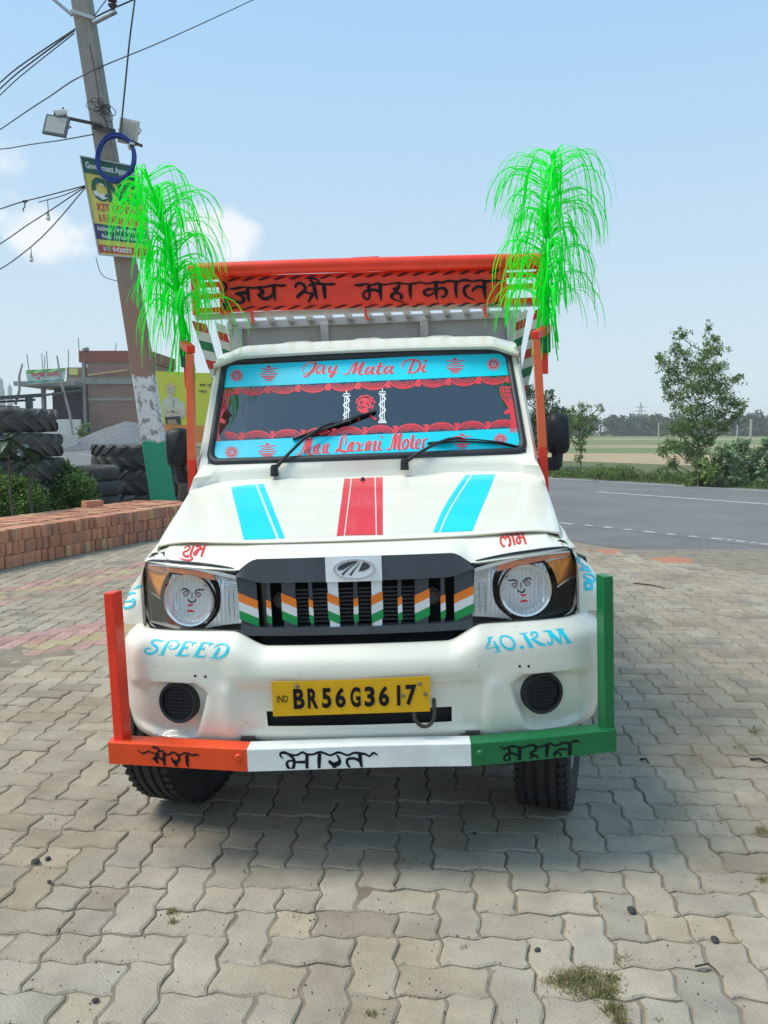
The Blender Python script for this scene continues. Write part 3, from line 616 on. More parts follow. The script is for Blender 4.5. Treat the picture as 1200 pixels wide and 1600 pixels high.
# -- cab
def ws(u,t,o=0):
    x=u*lerp(.723,.692,t); n=V(0,-.83,.55)
    return V(x,lerp(1.0,1.33,t)+.045*u*u,lerp(1.317,1.822,t))+n*o
WN3=V(0,-.83,.55)
m=MB(); rows=[]
for i in range(-30,31):
    u=i/30; x=u*.775; a=abs(u)
    top=ws(min(1,a)*(.98 if 1 else 1)*(1 if u>=0 else -1),0,.0); top.x=u*.735
    z0=bz(x*.98,.985)-.006; y0=.985-.045*sm(.85,1,a)
    rows.append([V(x,y0-.03,z0-.03),V(x,y0+.004,z0+.0),V(lerp(x,top.x,.5),y0+.006,lerp(z0,top.z,.5)),top+V(0,-.006,0),top+V(0,.02,.01)])
m.grid(rows); P(m,'cowl_panel',IV,smooth=60)
# door pillars, roof, side shells
for sx in(-1,1):
    m=MB(); rows=[]
    for j in range(13):
        t=-.12+1.12*j/12; p=ws(1,t); x=lerp(.752,.716,max(0,t)); y=p.y
        rows.append([V((p.x-.008)*sx,y-.004,p.z),V(x*sx*.995,y-.006,p.z),V((x+.012)*sx,y+.02,p.z),V((x+.018)*sx,y+.06,p.z),V((x+.004)*sx,y+.075,p.z),V((x-.03)*sx,y+.07,p.z)])
    m.grid(rows,flip=sx<0); P(m,'windscreen_pillar',IV,smooth=35)
    m=MB(); rows=[]
    for y,z in((1.10,.45),(2.22,.45)): pass
    prof=[(.79,.42),(.802,.5),(.806,.7),(.806,1.0),(.80,1.15),(.79,1.24)]
    m.grid([[V(x*sx,y,z) for x,z in prof] for y in(1.08,1.4,1.8,2.22)],flip=sx>0); m.box((.775*sx,1.66,1.26),(.03,1.12,.05)); P(m,'door',IV,smooth=40)
    m=MB(); m.add([V(.775*sx,1.15,1.28),V(.775*sx,2.12,1.28),V(.715*sx,2.12,1.80),V(.715*sx,1.42,1.80)],[(0,1,2,3)]); P(m,'door_glass',GLS)
    m=MB(); m.tube([V(.77*sx,2.16,1.25),V(.712*sx,2.16,1.83)],.045,8); P(m,'rear_pillar',IV)
m=MB(); rows=[]
def rz(u,v): 
    a=abs(u); y=lerp(1.285,2.25,v); z=1.838+.072*sm(-.02,.34,v)+.022*sm(.3,.6,v)-.035*sm(.8,1.0,a)**1.3-.01*a*a
    rib=.010*sm(.62,.85,.5+.5*math.cos(u*PI*4))*sm(.30,.42,v); return V(u*lerp(.722,.745,sm(0,.3,v)),y+.02*a*a*(1-v),z+rib)
for i in range(-50,51):
    u=i/50; r=[rz(u,(j/22)**1.3) for j in range(23)]; p=r[0]; rows.append([p+V(0,.05,-.022),p+V(0,.004,-.022),p+V(0,-.006,-.012)]+r)
rows=[[q+V(-.006,0,-.035) for q in rows[0]]]+rows+[[q+V(.006,0,-.035) for q in rows[-1]]]
m.grid(rows); P(m,'roof',IV,smooth=55)
m=MB(); m.add([V(-.76,2.24,.5),V(.76,2.24,.5),V(.76,2.24,1.3),V(.73,2.24,1.86),V(-.73,2.24,1.86),V(-.76,2.24,1.3)],[(0,1,2,3,4,5)])
m.box((0,1.6,.55),(1.5,1.2,.1)); m.box((0,1.12,.9),(1.5,.1,.7)); P(m,'cab_shell',INT)
m=MB(); m.box((0,1.22,1.20),(1.42,.30,.12)); m.box((-.36,1.30,1.26),(.36,.16,.07)); P(m,'dashboard',INT,bevel=.02)
for x in(-.36,.36): m=MB(); m.box((x,1.85,1.0),(.5,.5,.16)); m.box((x,2.06,1.32),(.48,.14,.56)); m.box((x,2.06,1.66),(.26,.1,.14)); P(m,'seat',SEA,bevel=.03)
m=MB(); c=V(-.36,1.48,1.30); pts=[c+Matrix.Rotation(R(28),3,'X')@V(.19*math.cos(t),0,.19*math.sin(t)) for t in[2*PI*i/28 for i in range(29)]]; m.tube(pts,.014,8); m.tube([c+V(-.18,0,0),c,c+V(.18,0,0)],.012,6); m.tube([c,c+V(0,-.15,-.2)],.03,8); P(m,'steering_wheel',BLK,smooth=60)
m=MB(); m.box(U(553,622,1.42),(.22,.02,.06)); P(m,'rear_view_mirror',BLK,bevel=.01)
# windscreen rubber, glass
def rr(u0,t0,u1,t1,ru,rt,n=7):
    out=[]
    for cu,ct,a0 in((u1-ru,t1-rt,0),(u0+ru,t1-rt,90),(u0+ru,t0+rt,180),(u1-ru,t0+rt,270)):
        for k in range(n): a=R(a0+90*k/(n-1)); out.append((cu+ru*math.cos(a),ct+rt*math.sin(a)))
    return out
O=rr(-1,-.002,1,1.0,.075,.10); I=rr(-.958,.055,.958,.935,.05,.07)
def dens(L):
    out=[]
    for i in range(len(L)):
        a,b=L[i],L[(i+1)%len(L)]; k=max(1,int(math.hypot((b[0]-a[0])*.7,(b[1]-a[1])*.6)/.04))
        out+=[(lerp(a[0],b[0],j/k),lerp(a[1],b[1],j/k)) for j in range(k)]
    return out
O2,I2=[],[]
for i in range(len(O)):
    a,b=O[i],O[(i+1)%len(O)]; c,d=I[i],I[(i+1)%len(I)]; k=max(1,int(math.hypot((b[0]-a[0])*.7,(b[1]-a[1])*.6)/.04))
    for j in range(k): O2.append((lerp(a[0],b[0],j/k),lerp(a[1],b[1],j/k))); I2.append((lerp(c[0],d[0],j/k),lerp(c[1],d[1],j/k)))
m=MB(); m.grid([[ws(*o,-.01),ws(*o,.008),ws(lerp(o[0],i[0],.25),lerp(o[1],i[1],.25),.016),ws(lerp(o[0],i[0],.75),lerp(o[1],i[1],.75),.014),ws(*i,.004),ws(*i,-.006)] for o,i in zip(O2+O2[:1],I2+I2[:1])]); P(m,'windscreen_seal',RUB,smooth=60)
xm=MB(); xm.grid([[ws(-1.3+2.6*i/32,-.15+1.3*j/10) for j in range(11)] for i in range(33)]); BVG=bvh(xm); m=MB(); m.grid([[ws(-.965+1.93*i/24,.05+.89*j/8) for j in range(9)] for i in range(25)]); wind=P(m,'windscreen',GLS,smooth=60)
pG=lambda x,y,o:hit(BVG,x,y,o)
m=MB(); quad(m,[(351,572),(791,549.5),(799,586),(344,606)],pG,24,3,.0008); tag(P(m,'sun_strip',CYA,wind),'cyan strip across the top of the windscreen')
m=MB(); quad(m,[(331.5,690),(811,669),(818,702),(326,722.5)],pG,24,3,.0008); tag(P(m,'sun_strip',CYA,wind),'cyan strip across the foot of the windscreen')
J1="375,75,34 335,165,42 275,245,40 215,305,28 170,318,12 155,290,10 190,260,8 250,250,8 340,225,8|375,75,16 280,75,14 200,110,14 150,170,14 155,235,6|430,130,14 390,160,24 375,220,40 410,258,24 450,200,8|425,128,10 500,128,10|520,130,36 490,200,44 490,250,34 540,255,8|620,130,34 590,200,40 600,245,30 650,220,8|725,125,34 680,220,44 640,300,40 600,310,20 620,280,8 760,235,4|835,255,12 870,275,16 920,250,18 980,150,18 1050,70,14|1070,65,40 1040,160,44 1000,265,44|1010,260,8 1100,150,10 1170,60,10|1180,60,40 1130,170,44 1100,250,44 1150,275,12 1200,255,6"
J2="190,185,12 150,200,26 110,260,36 140,295,20 190,240,8|240,180,36 210,240,40 200,285,30 260,285,8|350,120,30 320,200,40 295,280,40 340,290,10 390,260,6|280,180,10 400,172,10|480,175,12 430,200,26 400,260,36 430,285,20 480,230,8|535,170,36 505,230,40 500,275,30 560,275,8|870,80,30 830,170,36 790,265,36|690,215,6 680,170,14 720,110,16 800,75,14 880,75,16 950,110,30 960,180,36 910,250,24 840,280,12 760,275,8|1040,150,30 1005,210,36 1000,255,30 1060,250,8|1035,102,20 1052,98,52 1068,94,20"
J3="45,380,10 60,410,18 100,390,14 180,200,16 230,140,10|225,160,36 190,280,44 160,390,40|165,390,6 240,200,8|275,140,36 240,280,44 225,390,40 290,395,8|350,245,14 320,300,30 310,370,36 340,380,16 370,320,8|395,240,34 365,320,38 365,380,30 415,385,8|490,237,14 460,292,30 450,362,36 480,372,16 510,312,8|535,232,34 505,312,38 505,372,30 555,377,8|790,260,10 810,180,18 800,120,16 770,115,14 740,160,30 720,240,36 710,300,36 660,350,30 640,370,20|650,340,20 700,330,36 770,360,36 830,350,12|900,210,14 860,260,30 840,330,36 870,350,16 900,290,8|925,200,34 900,280,38 895,345,30 940,345,8|960,240,8 1000,215,20 1010,280,36 1020,345,24 1070,320,6|1080,225,14 1030,270,12 980,340,16 960,350,10|1135,215,30 1122,290,36 1110,350,30"
J4="40,260,10 80,250,26 70,320,38 55,390,34|90,300,6 150,250,10 170,255,26 150,330,38 140,385,32 185,385,8|245,240,30 225,310,36 215,375,32 270,375,8|248,178,20 262,178,50 276,176,20|335,355,12 370,380,18 410,330,14 450,180,16 480,120,12|490,120,36 475,250,44 455,370,38|460,370,8 530,150,10|565,120,36 540,250,44 525,360,40 570,375,8|650,215,20 605,260,26 590,330,30 620,365,26 665,320,26 680,250,26 650,215,16 690,310,6|755,145,30 740,230,38 725,340,38 770,350,8|715,225,10 780,220,10|800,310,8 860,260,16 865,220,14 830,220,16 800,280,30 800,350,30 850,350,14|920,220,14 910,290,30 900,355,28|915,250,10 950,210,16 975,215,24"
SA=strokes(J1,10.91,460,560)+strokes(J2,10,560,555); SB=strokes(J3,10,460,670)+strokes(J4,10,570,665)
for S_,lab in((SA,'red script Jay Mata Di on the upper strip'),(SB,'red script Maa Laxmi Moter on the lower strip')):
    m=MB(); lay(m,S_,pG,grow=.7,base=.0012,step=.00002); P(m,'lettering_outline',PVN,wind)
    m=MB(); lay(m,S_,pG,grow=.05,base=.0026,step=.00003); tag(P(m,'lettering',RVN,wind),lab)
# scallops and curtains
def arc_st(cx,cy,rx,ry,a0,a1,w,n=8): return [(cx+rx*math.cos(R(lerp(a0,a1,i/n))),cy+ry*math.sin(R(lerp(a0,a1,i/n))),w) for i in range(n+1)]
m=MB(); S_=[]
te=lambda x:lerp(606,586,(x-344)/(799-344)); be=lambda x:lerp(690,669,(x-331.5)/(811-331.5))
for k in range(-1,10):
    cx=395+47*k; 
    for r,w in((1,2.8),(.76,1.8),(.55,1.6),(.34,1.3)):
        a0=4;a1=176
        if k==-1: a0=4; a1=100
        S_.append([(min(max(x,345),797),y,w) for x,y,_ in arc_st(cx,te(cx)+1,21*r,12*r,a0,a1,w)])
for k in range(0,10):
    tx=371.5+47*k; S_.append([(tx,te(tx)+1,3),(tx,te(tx)+6,6),(tx,te(tx)+12,9)])
lay(m,S_,pG,k=2,base=.001,step=.00001); P(m,'scalloped_film',RVN,wind); m=MB(); S_=[]
for k in range(-1,10):
    cx=402+48*k
    for r,w in((1,2.8),(.76,1.8),(.55,1.6),(.34,1.3)):
        S_.append([(min(max(x,333),809),y,w) for x,y,_ in arc_st(cx,be(cx)-1,21*r,12*r,184 if k>=0 else 262,356 if k<9 else 300,w)])
for k in range(0,10):
    tx=378+48*k; S_.append([(tx,be(tx)-12,9),(tx,be(tx)-6,5),(tx,be(tx),3)])
lay(m,S_,pG,k=2,base=.001,step=.00001); P(m,'scalloped_film',RVN,wind)
for sx in(0,1):
    m=MB(); S_=[]
    mirx=(lambda x:x) if not sx else (lambda x:1137-x+(3)); myy=(lambda x,y:y) if not sx else (lambda x,y:y-14-.0*x)
    for k in range(5):
        x0=341+k*4.2; S_.append([(x0,618,2.2),(x0-1+.0*k,632,1.8),(lerp(x0,340,.62),648,2.2),(lerp(x0,337,.75),660,3.2),(334+k*1.7,676,1.8),(333+k*2.6,690,1.6)])
    for k in range(3): S_.append([(340,620+k*6,2),(358-k*2,619+k*6,2)])
    S_.append([(337,655,5),(346,657,7),(352,661,3)]); S_.append([(339,640,5),(338,655,6),(336,680,5)])
    S_=[[(mirx(x),myy(x,y),w) for x,y,w in s] for s in S_]; lay(m,S_,pG,k=3,base=.0014,step=.00002); P(m,'curtain_film',RVN,wind)
def flower(m,cx,cy,r):
    S_=[[(cx+math.cos(t)*r*.42,cy+math.sin(t)*r*.38,.9),(cx+math.cos(t)*r,cy+math.sin(t)*r*.95,1.8)] for t in[2*PI*i/18 for i in range(18)]]
    lay(m,S_,pG,k=1,base=.0014,step=.00001); disc(m,cx,cy,r*.62,r*.6,pG,.0012,20,.55); disc(m,cx,cy,r*.2,r*.2,pG,.0016,10)
def kalash(m,cx,cy,s):
    m.add([pG(cx+x*s,cy+y*s,.0014) for x,y in((0,-13),(5,-7),(2.5,-8.2),(0,-7),(-2.5,-8.2),(-5,-7))],[(0,1,2,3),(0,3,4,5)])
    lay(m,[[(cx-14*s,cy-6*s,1),(cx-7*s,cy-7*s,1.6*s),(cx,cy-4.5*s,2*s),(cx+7*s,cy-7*s,1.6*s),(cx+15*s,cy-7*s,1)],[(cx-10*s,cy-3*s,1.4),(cx,cy-1.5*s,1.6*s),(cx+10*s,cy-3*s,1.4)],
      [(cx-14*s,cy+2*s,2*s),(cx-6*s,cy+1*s,1.6*s),(cx,cy+2.5*s,1.6*s),(cx+6*s,cy+1*s,1.6*s),(cx+14*s,cy+1*s,2*s)],[(cx-12*s,cy+5*s,2*s),(cx,cy+5.6*s,2.2*s),(cx+12*s,cy+4.5*s,2*s)],[(cx-8*s,cy+8*s,2*s),(cx,cy+8.6*s,2.2*s),(cx+8*s,cy+8*s,2*s)],[(cx-6*s,cy+11.5*s,1.6*s),(cx+6*s,cy+11.5*s,1.6*s)]],pG,k=3,base=.0016,step=.00002)
for (fx_,fy_),(kx,ky) in(((370,587),(420,583)),((771,569.5),(711,571)),((362,707),(418,704)),((782,687),(722,689))):
    m=MB(); flower(m,fx_,fy_,10.5); P(m,'flower_sticker',RVN,wind); m=MB(); kalash(m,kx,ky,1.0); P(m,'pot_sticker',RVN,wind)
m=MB()
for cx in(541.5,597.5):
    y0=612 if cx<560 else 609; y1=658 if cx<560 else 660
    for dx in(-3,0,3): lay(m,[[(cx+dx,y0+9,1.3),(cx+dx,y1-4,1.3)]],pG,k=2,base=.001)
    S_=[[(cx-6,y0+6,1.2),(cx,y0+8,3),(cx+6,y0+6,1.2)],[(cx-5,y0+3.5,1.6),(cx+5,y0+3.5,1.6)],[(cx,y0-2,1),(cx,y0+4,2.4)],[(cx-5,y1-3,2),(cx+5,y1-3,2)],[(cx-6.5,y1,2.6),(cx+6.5,y1,2.6)]]
    S_.append([(cx+4.5*math.sin(q*1.25),lerp(y0+10,y1-6,q/10),2.4) for q in range(11)]); lay(m,S_,pG,k=3,base=.0013,step=.00004)
P(m,'column_sticker',WVN,wind)
m=MB(); rq=random.Random(3)   # ornate red figure between the columns
S_=[]
for q in range(30):
    a=rq.random()*2*PI; r=rq.random()**.6; x=571+14*r*math.cos(a); y=635+15*r*math.sin(a)*.95; b=a+1.4
    S_.append([(x-4*math.cos(b),y-4*math.sin(b),1),(x+2*math.cos(b+1),y+2*math.sin(b+1),3.2),(x+5*math.cos(b+.8),y+5*math.sin(b+.8),1)])
for t in(200,235,270,305,340): S_.append([(571+13*math.cos(R(t)),632+12*math.sin(R(t)),2.2),(571+17*math.cos(R(t+14)),632+16*math.sin(R(t+14)),1)])
S_.append(arc_st(571,633,15,14,190,350,2)); S_+=[[(562,650,3),(560,658,2)],[(578,650,4),(588,656,3)],[(566,640,9),(574,646,9)],[(566,628,7),(576,626,7)]]
lay(m,S_,pG,k=3,base=.0013,step=.00003); P(m,'figure_sticker',RVN,wind)
# wipers
def wiper(piv,arm,bl,lab):
    e=thing('wiper','', '') if 0 else None
    m=MB(); c=pG(*piv,.02); m.lathe([(.0001,.022),(.012,.02),(.017,.008),(.019,-.03)],c,None,14)
    A=[pG(x,y,o) for x,y,o in arm]; m.tube(A,[.010]+[.007]*(len(A)-2)+[.005],8); o=tag(P(m,'wiper_arm',BLK,smooth=50),lab)
    m=MB(); B=[pG(x,y,.010+.014*math.sin(PI*i/(len(bl)-1))) for i,(x,y) in enumerate(bl)]; m.tube(B,.0065,6,flat=.6); m.tube([pG(x,y,.006) for x,y in bl],.0045,5); P(m,'wiper_blade',BLK,o,smooth=50)
wiper((430,737),[(432,735,.022),(452,716,.032),(475,694,.036),(505,674,.036),(522,666,.03)],[(458,688),(480,681),(505,672),(530,664),(560,653),(588,644)],'wiper reaching up to the red figure')
wiper((632,727),[(634,725,.022),(655,713,.032),(678,701,.036),(700,693,.036),(720,690,.03)],[(668,694),(690,693),(715,690),(740,691),(780,694),(811,700)],'wiper resting low on the lower strip')
# mirrors on arms
for sx in(-1,1):
    m=MB(); rows=[]; c=V(.877*sx,1.13,1.40)
    prof=[(-.030,.0),(-.022,.75),(.0,.97),(.02,1.0),(.055,1.0),(.065,.95)]
    for i in range(29):
        t=2*PI*i/28; cx_,cz_=math.cos(t),math.sin(t); k=(abs(cx_)**4+abs(cz_)**4)**-.25; rows.append([c+V(cx_*k*.050*s_,d_,cz_*k*.092*s_) for d_,s_ in prof])
    m.grid(rows,flip=True); mo=P(m,'door_mirror',BLK,smooth=50)
    m=MB(); m.box((.82*sx,1.16,1.265),(.12,.05,.06)); m.tube([V(.865*sx,1.15,1.25),V(.872*sx,1.15,1.33)],.026,10); P(m,'mirror_arm',BLK,mo,bevel=.006,smooth=40)
    m=MB(); m.box((c.x,c.y+.062,c.z),(.085,.004,.16)); P(m,'mirror_glass',CHR,mo)
# orange side posts with plume holders
for sx in(-1,1):
    m=MB(); M=Matrix.Rotation(R(0),3,'Z'); w=.05; D_=.034
    pt=[(.800,.62),(.795,1.10),(.790,1.345),(.771,1.815)]
    yy=1.05
    def ringp(x,z,ww,y=yy): return [V((x-ww/2)*sx,y,z),V((x+ww/2)*sx,y,z),V((x+ww/2)*sx,y+D_,z),V((x-ww/2)*sx,y+D_,z),V((x-ww/2)*sx,y,z)]
    m.grid([ringp(x,z,.036) for x,z in pt[:3]],flip=sx>0); po=tag(P(m,'side_post',DRE,bevel=.003),None)
    m=MB(); m.grid([ringp(*pt[2],.036),ringp(*pt[3],.032)],flip=sx>0); P(m,'post_upper_length',ORF,po,bevel=.003)
    m=MB(); a=V(.771*sx,yy+.03,1.84); b=V(.85*sx,1.25,1.885); m.bar(a-(b-a).normalized()*.02,b,.036,.036); P(m,'post_top_arm',DRE,po,bevel=.003)
    m=MB(); hx=.838*sx; m.bar(V(hx,1.26,1.68),V(hx,1.26,1.90),.028,.028,(0,1,0)); P(m,'plume_socket',DRE,po,bevel=.002)
    m=MB(); m.bar(V(hx,1.26,1.775),V(hx,1.26,1.892),.052,.052,(0,1,0)); P(m,'green_tape_wrap',mat('green_tape_wrap',(.003,.12,.05),.35,var=.25,vscale=30,bump=.003,bscale=25),po,bevel=.008)
# cargo body: bulkhead, slats, headboard, flared stays
m=MB(); m.box((0,2.50,1.60),(1.76,.03,1.08)); m.box((0,2.485,2.125),(1.80,.06,.05)); bk=P(m,'bulkhead',GMT,bevel=.004)
for x in(U(508,520,2.47).x,U(663,520,2.47).x,-.83,.84): m=MB(); m.box((x,2.463,1.75),(.05,.04,.73)); P(m,'bulkhead_rib',GMT,bk,bevel=.003)
m=MB(); hook=None
for i in range(15):
    x0=-.74+i*.1035; o=MB(); fan=1.0; o.bar(V(x0,1.78,2.093),V(x0*1.16,2.48,2.135),.034,.022); ob=P(o,'canopy_slat',GMT)
m=MB(); m.bar(V(-.92,1.80,2.085),V(.92,1.80,2.085),.03,.02,(0,1,0)); P(m,'canopy_rail',GMT)
HY=1.75
def hb(px,py,o=0): p=U(px,py,HY); p.y-=o; return p
tl,tr,br,bl=hb(352,432),hb(783,419),hb(783,482),hb(352,490)
z0=2.098; z1=2.283
m=MB(); n=24
m.grid([[V(lerp(-.752,.703,i/n),HY+.004*math.sin(i*1.3)*math.sin(j*1.1+i*.4),lerp(z0-.012*i/n,z1-.018*i/n,j/6)) for j in range(7)] for i in range(n+1)]); hdb=P(m,'headboard',DRE,solid=.004,smooth=60)
m=MB(); m.tube([V(-.925,HY-.01,2.318),V(-.3,HY-.01,2.314),V(.4,HY-.01,2.302),V(.925,HY-.01,2.292)],.036,14); P(m,'headboard_pipe',DRE,hdb,smooth=50)
for sx,zc in((-1,0),(1,-.018)):
    m=MB()
    xi=.745 if sx<0 else .70
    for xx in(xi+.012,.905): m.box((xx*sx,HY+.012,2.20+zc),(.038,.03,.22))
    for z in(2.113,2.185,2.245,2.285): m.box(((xi+.905)/2*sx,HY+.012,z+zc),(.905-xi,.024,.026))
    P(m,'headboard_side_frame',DRE,hdb,bevel=.002)
m=MB(); m.box((0,HY+.01,2.345),(.14,.02,.012)); P(m,'pipe_joint',DRE,hdb)
pHb=lambda x,y,o:hb(x,y,.003+o)
A1="115,185,6 150,190,18 200,180,20 250,175,8 300,178,14 345,182,14 400,172,12 450,172,14 500,160,18 550,155,18 590,160,16 620,158,20 650,155,4|285,175,28 285,220,30 290,270,28 300,312,8|165,240,10 195,235,28 240,228,28 285,225,20|195,235,24 235,262,22 248,292,28 225,318,24 185,312,16 145,290,10 108,262,4|528,160,28 530,210,28 535,260,24 542,298,6|370,180,8 410,195,26 425,225,30 390,245,22 372,245,10|385,245,20 430,280,24 480,275,26 525,240,20|735,185,10 735,155,20 765,135,20 805,150,22 825,185,22 800,220,26 760,255,28 745,278,14|800,212,14 850,228,14 885,235,12|905,160,34 915,210,32 925,255,24 940,292,6|900,225,20 880,265,24 850,318,8|845,165,6 880,150,18 930,140,22 980,145,18 1040,148,16 1075,145,22 1108,145,4|995,150,32 1003,210,32 1010,285,16|900,135,18 870,105,16 905,92,14 940,110,14 960,128,6"
A2="15,128,4 60,130,18 110,120,10 150,128,10 200,118,16 250,125,10 310,118,8 360,112,12 420,120,8 480,118,12 530,108,10 590,118,10 650,105,12 710,108,14 760,95,14 820,102,12 860,92,18 900,90,14 940,100,10 1000,92,14 1060,98,12 1120,92,12 1165,98,6|130,125,20 130,165,22 95,185,12 90,215,16 115,240,14 138,225,14 135,180,16|130,178,20 170,165,18 215,180,18|222,120,26 222,180,24 228,250,8|365,118,14 362,150,22 318,160,12|318,160,14 355,175,14 330,192,18 308,215,24 325,238,12 360,250,8 410,265,3|330,192,10 370,195,14 388,220,22 375,238,12|455,118,24 455,180,22 460,235,8|655,105,26 657,170,24 662,242,8|650,165,10 600,160,14 562,185,20 590,212,14 630,195,10 650,185,8|665,165,10 710,150,18 738,180,22 725,215,14 695,222,16|812,102,24 810,160,24 818,232,8|1035,95,26 1033,170,24 1042,240,8|1025,150,14 985,140,18 950,160,16 942,182,14|920,128,14 880,150,22 878,190,20 905,225,12 965,248,3"
m=MB(); lay(m,strokes(A1,6,340,420)+strokes(A2,5,550,420),pHb,base=.004,grow=.42); P(m,'lettering',BPT,hdb)
m=MB(); S_=[]; rq=random.Random(5)
for k in range(18):
    x=356+k*24; yb=lerp(437,424,(x-352)/430); S_.append([(x,yb+2.5,.6),(x+5,yb+1.5,2.6),(x+11,yb-1,2.6),(x+19,yb-2.5,.6)])
    yc=lerp(483,476,(x-352)/430); S_.append([(x-2,yc+1.5,.6),(x+5,yc+.6,2.2),(x+11,yc-2,2.4),(x+19,yc-3,.6)])
S_+=[[(349,440,3),(354,449,4),(350,458,3)],[(351,462,2),(354,470,4),(349,478,3)],[(350,486,3),(354,478,4),(358,474,2)]]
lay(m,S_,pHb,k=3,base=.004,grow=.2); P(m,'brush_flames',BPT,hdb)
for px,py in((393,488),(571,484),(757,480)):
    m=MB(); a=hb(px,py); m.tube([a+V(0,.01,.01),a+V(.002,.0,-.03),a+V(.008,-.005,-.052),a+V(.016,-.003,-.05)],.007,7); P(m,'rope_hook',DRE,hdb,smooth=60)
# striped flared stays
STRI=[mat('stay_cream',(.62,.60,.54),.5,var=.1),mat('stay_red',(.50,.035,.03),.45,var=.15),mat('stay_green',(.012,.16,.06),.45,var=.15)]
for sx in(-1,1):
    for (xa,za,xb,zb,w,Y,ph) in((.945,2.08,.79,1.50,.075,1.95,0),(.865,2.09,.77,1.55,.055,2.12,3)):
        m=MB(); n=22
        for i in range(n):
            t0,t1=i/n,(i+1)/n; m.cur=[1,0,2,0][(i//2+ph)%4]
            sl=.0
            q=lambda t,e:V((lerp(xa,xb,t)+w*(1-.35*t)*(e-.5)*2*.5)*sx,Y,lerp(za,zb,t)+.02*(e-.5))
            a,b,c,d=q(t0,0),q(t0,1),q(t1,1),q(t1,0); dy=V(0,.03,0)
            m.add([a,b,c,d,a+dy,b+dy,c+dy,d+dy],[(0,1,2,3),(7,6,5,4),(1,5,6,2),(0,3,7,4)])
        P(m,'striped_stay',STRI)
m=MB()
for sx in(-1,1):
    m.box((.89*sx,3.85,1.45),(.03,2.65,.10)); m.box((.89*sx,3.85,1.05),(.03,2.65,.5)); m.box((.89*sx,3.85,2.1),(.04,2.65,.05))
    for k in range(6): m.box((.89*sx,2.6+k*.5,1.6),(.05,.05,1.0))
m.box((0,3.85,.80),(1.8,2.68,.06)); m.box((0,5.17,1.15),(1.8,.03,.7)); P(m,'cargo_bed',GMT,bevel=.003)
m=MB(); m.box((-.33,2.7,.56),(.1,4.8,.16)); m.box((.33,2.7,.56),(.1,4.8,.16)); m.box((0,.9,.62),(.9,1.1,.28)); m.box((0,.62,.36),(1.1,.12,.1)); m.box((0,2.9,.7),(1.4,4.3,.08)); m.box((0,2.6,.47),(1.25,4.2,.04)); m.box((0,.55,.44),(.9,.7,.04)); P(m,'chassis_and_light_blocker',DRK)  # frame and axle, plus unseen flat panels added to block light underneath
# wheels
def wheel(x,y,steer,parent_):
    Rr=.345; w=.195
    Mz=Matrix.Rotation(steer,3,'Z'); M=Mz@Matrix.Rotation(R(90),3,'Y'); c=V(x,y,Rr)
    m=MB(); hw=w/2
    prof=[(.20,-hw*.8),(.24,-hw*.98),(.29,-hw*1.04),(.325,-hw*.96),(.338,-hw*.82)]
    for g in(-.62,-.22,.22,.62): prof+=[(.345,(g-.09)*hw),(.334,(g-.07)*hw),(.334,(g+.07)*hw),(.345,(g+.09)*hw)]
    prof+=[(.338,hw*.82),(.325,hw*.96),(.29,hw*1.04),(.24,hw*.98),(.20,hw*.8)]
    m.lathe(prof,c,M,64); o=m.build('tyre',TYR,parent_,smooth=35)
    m=MB(); n=56
    for k in range(n):
        for s in(-1,1):
            t=2*PI*k/n; ax=V(math.cos(t),math.sin(t),0); cc=ax*.338+V(0,0,s*hw*.80); Mb=Matrix.Rotation(t,3,'Z')@Matrix.Rotation(R(22*s),3,'X')
            m.box(c+M@cc,(.014,.020,.034),M@Mb)
    m.build('tread_blocks',TYR,o)['kind']='stuff'
    m=MB(); m.lathe([(.205,-.07),(.20,-.085),(.19,-.06),(.12,-.03),(.07,-.05),(.0001,-.05)],c,M,32); m.lathe([(.205,.07),(.20,.085),(.19,.06),(.12,.03),(.07,.05),(.0001,.05)],c,M,32); m.build('rim',STE,o,smooth=40)
for x,y,s in((-.715,.52,R(-16)),(.70,.50,R(-16)),(-.72,3.45,0),(.72,3.45,0)): wheel(x,y,s,truck)
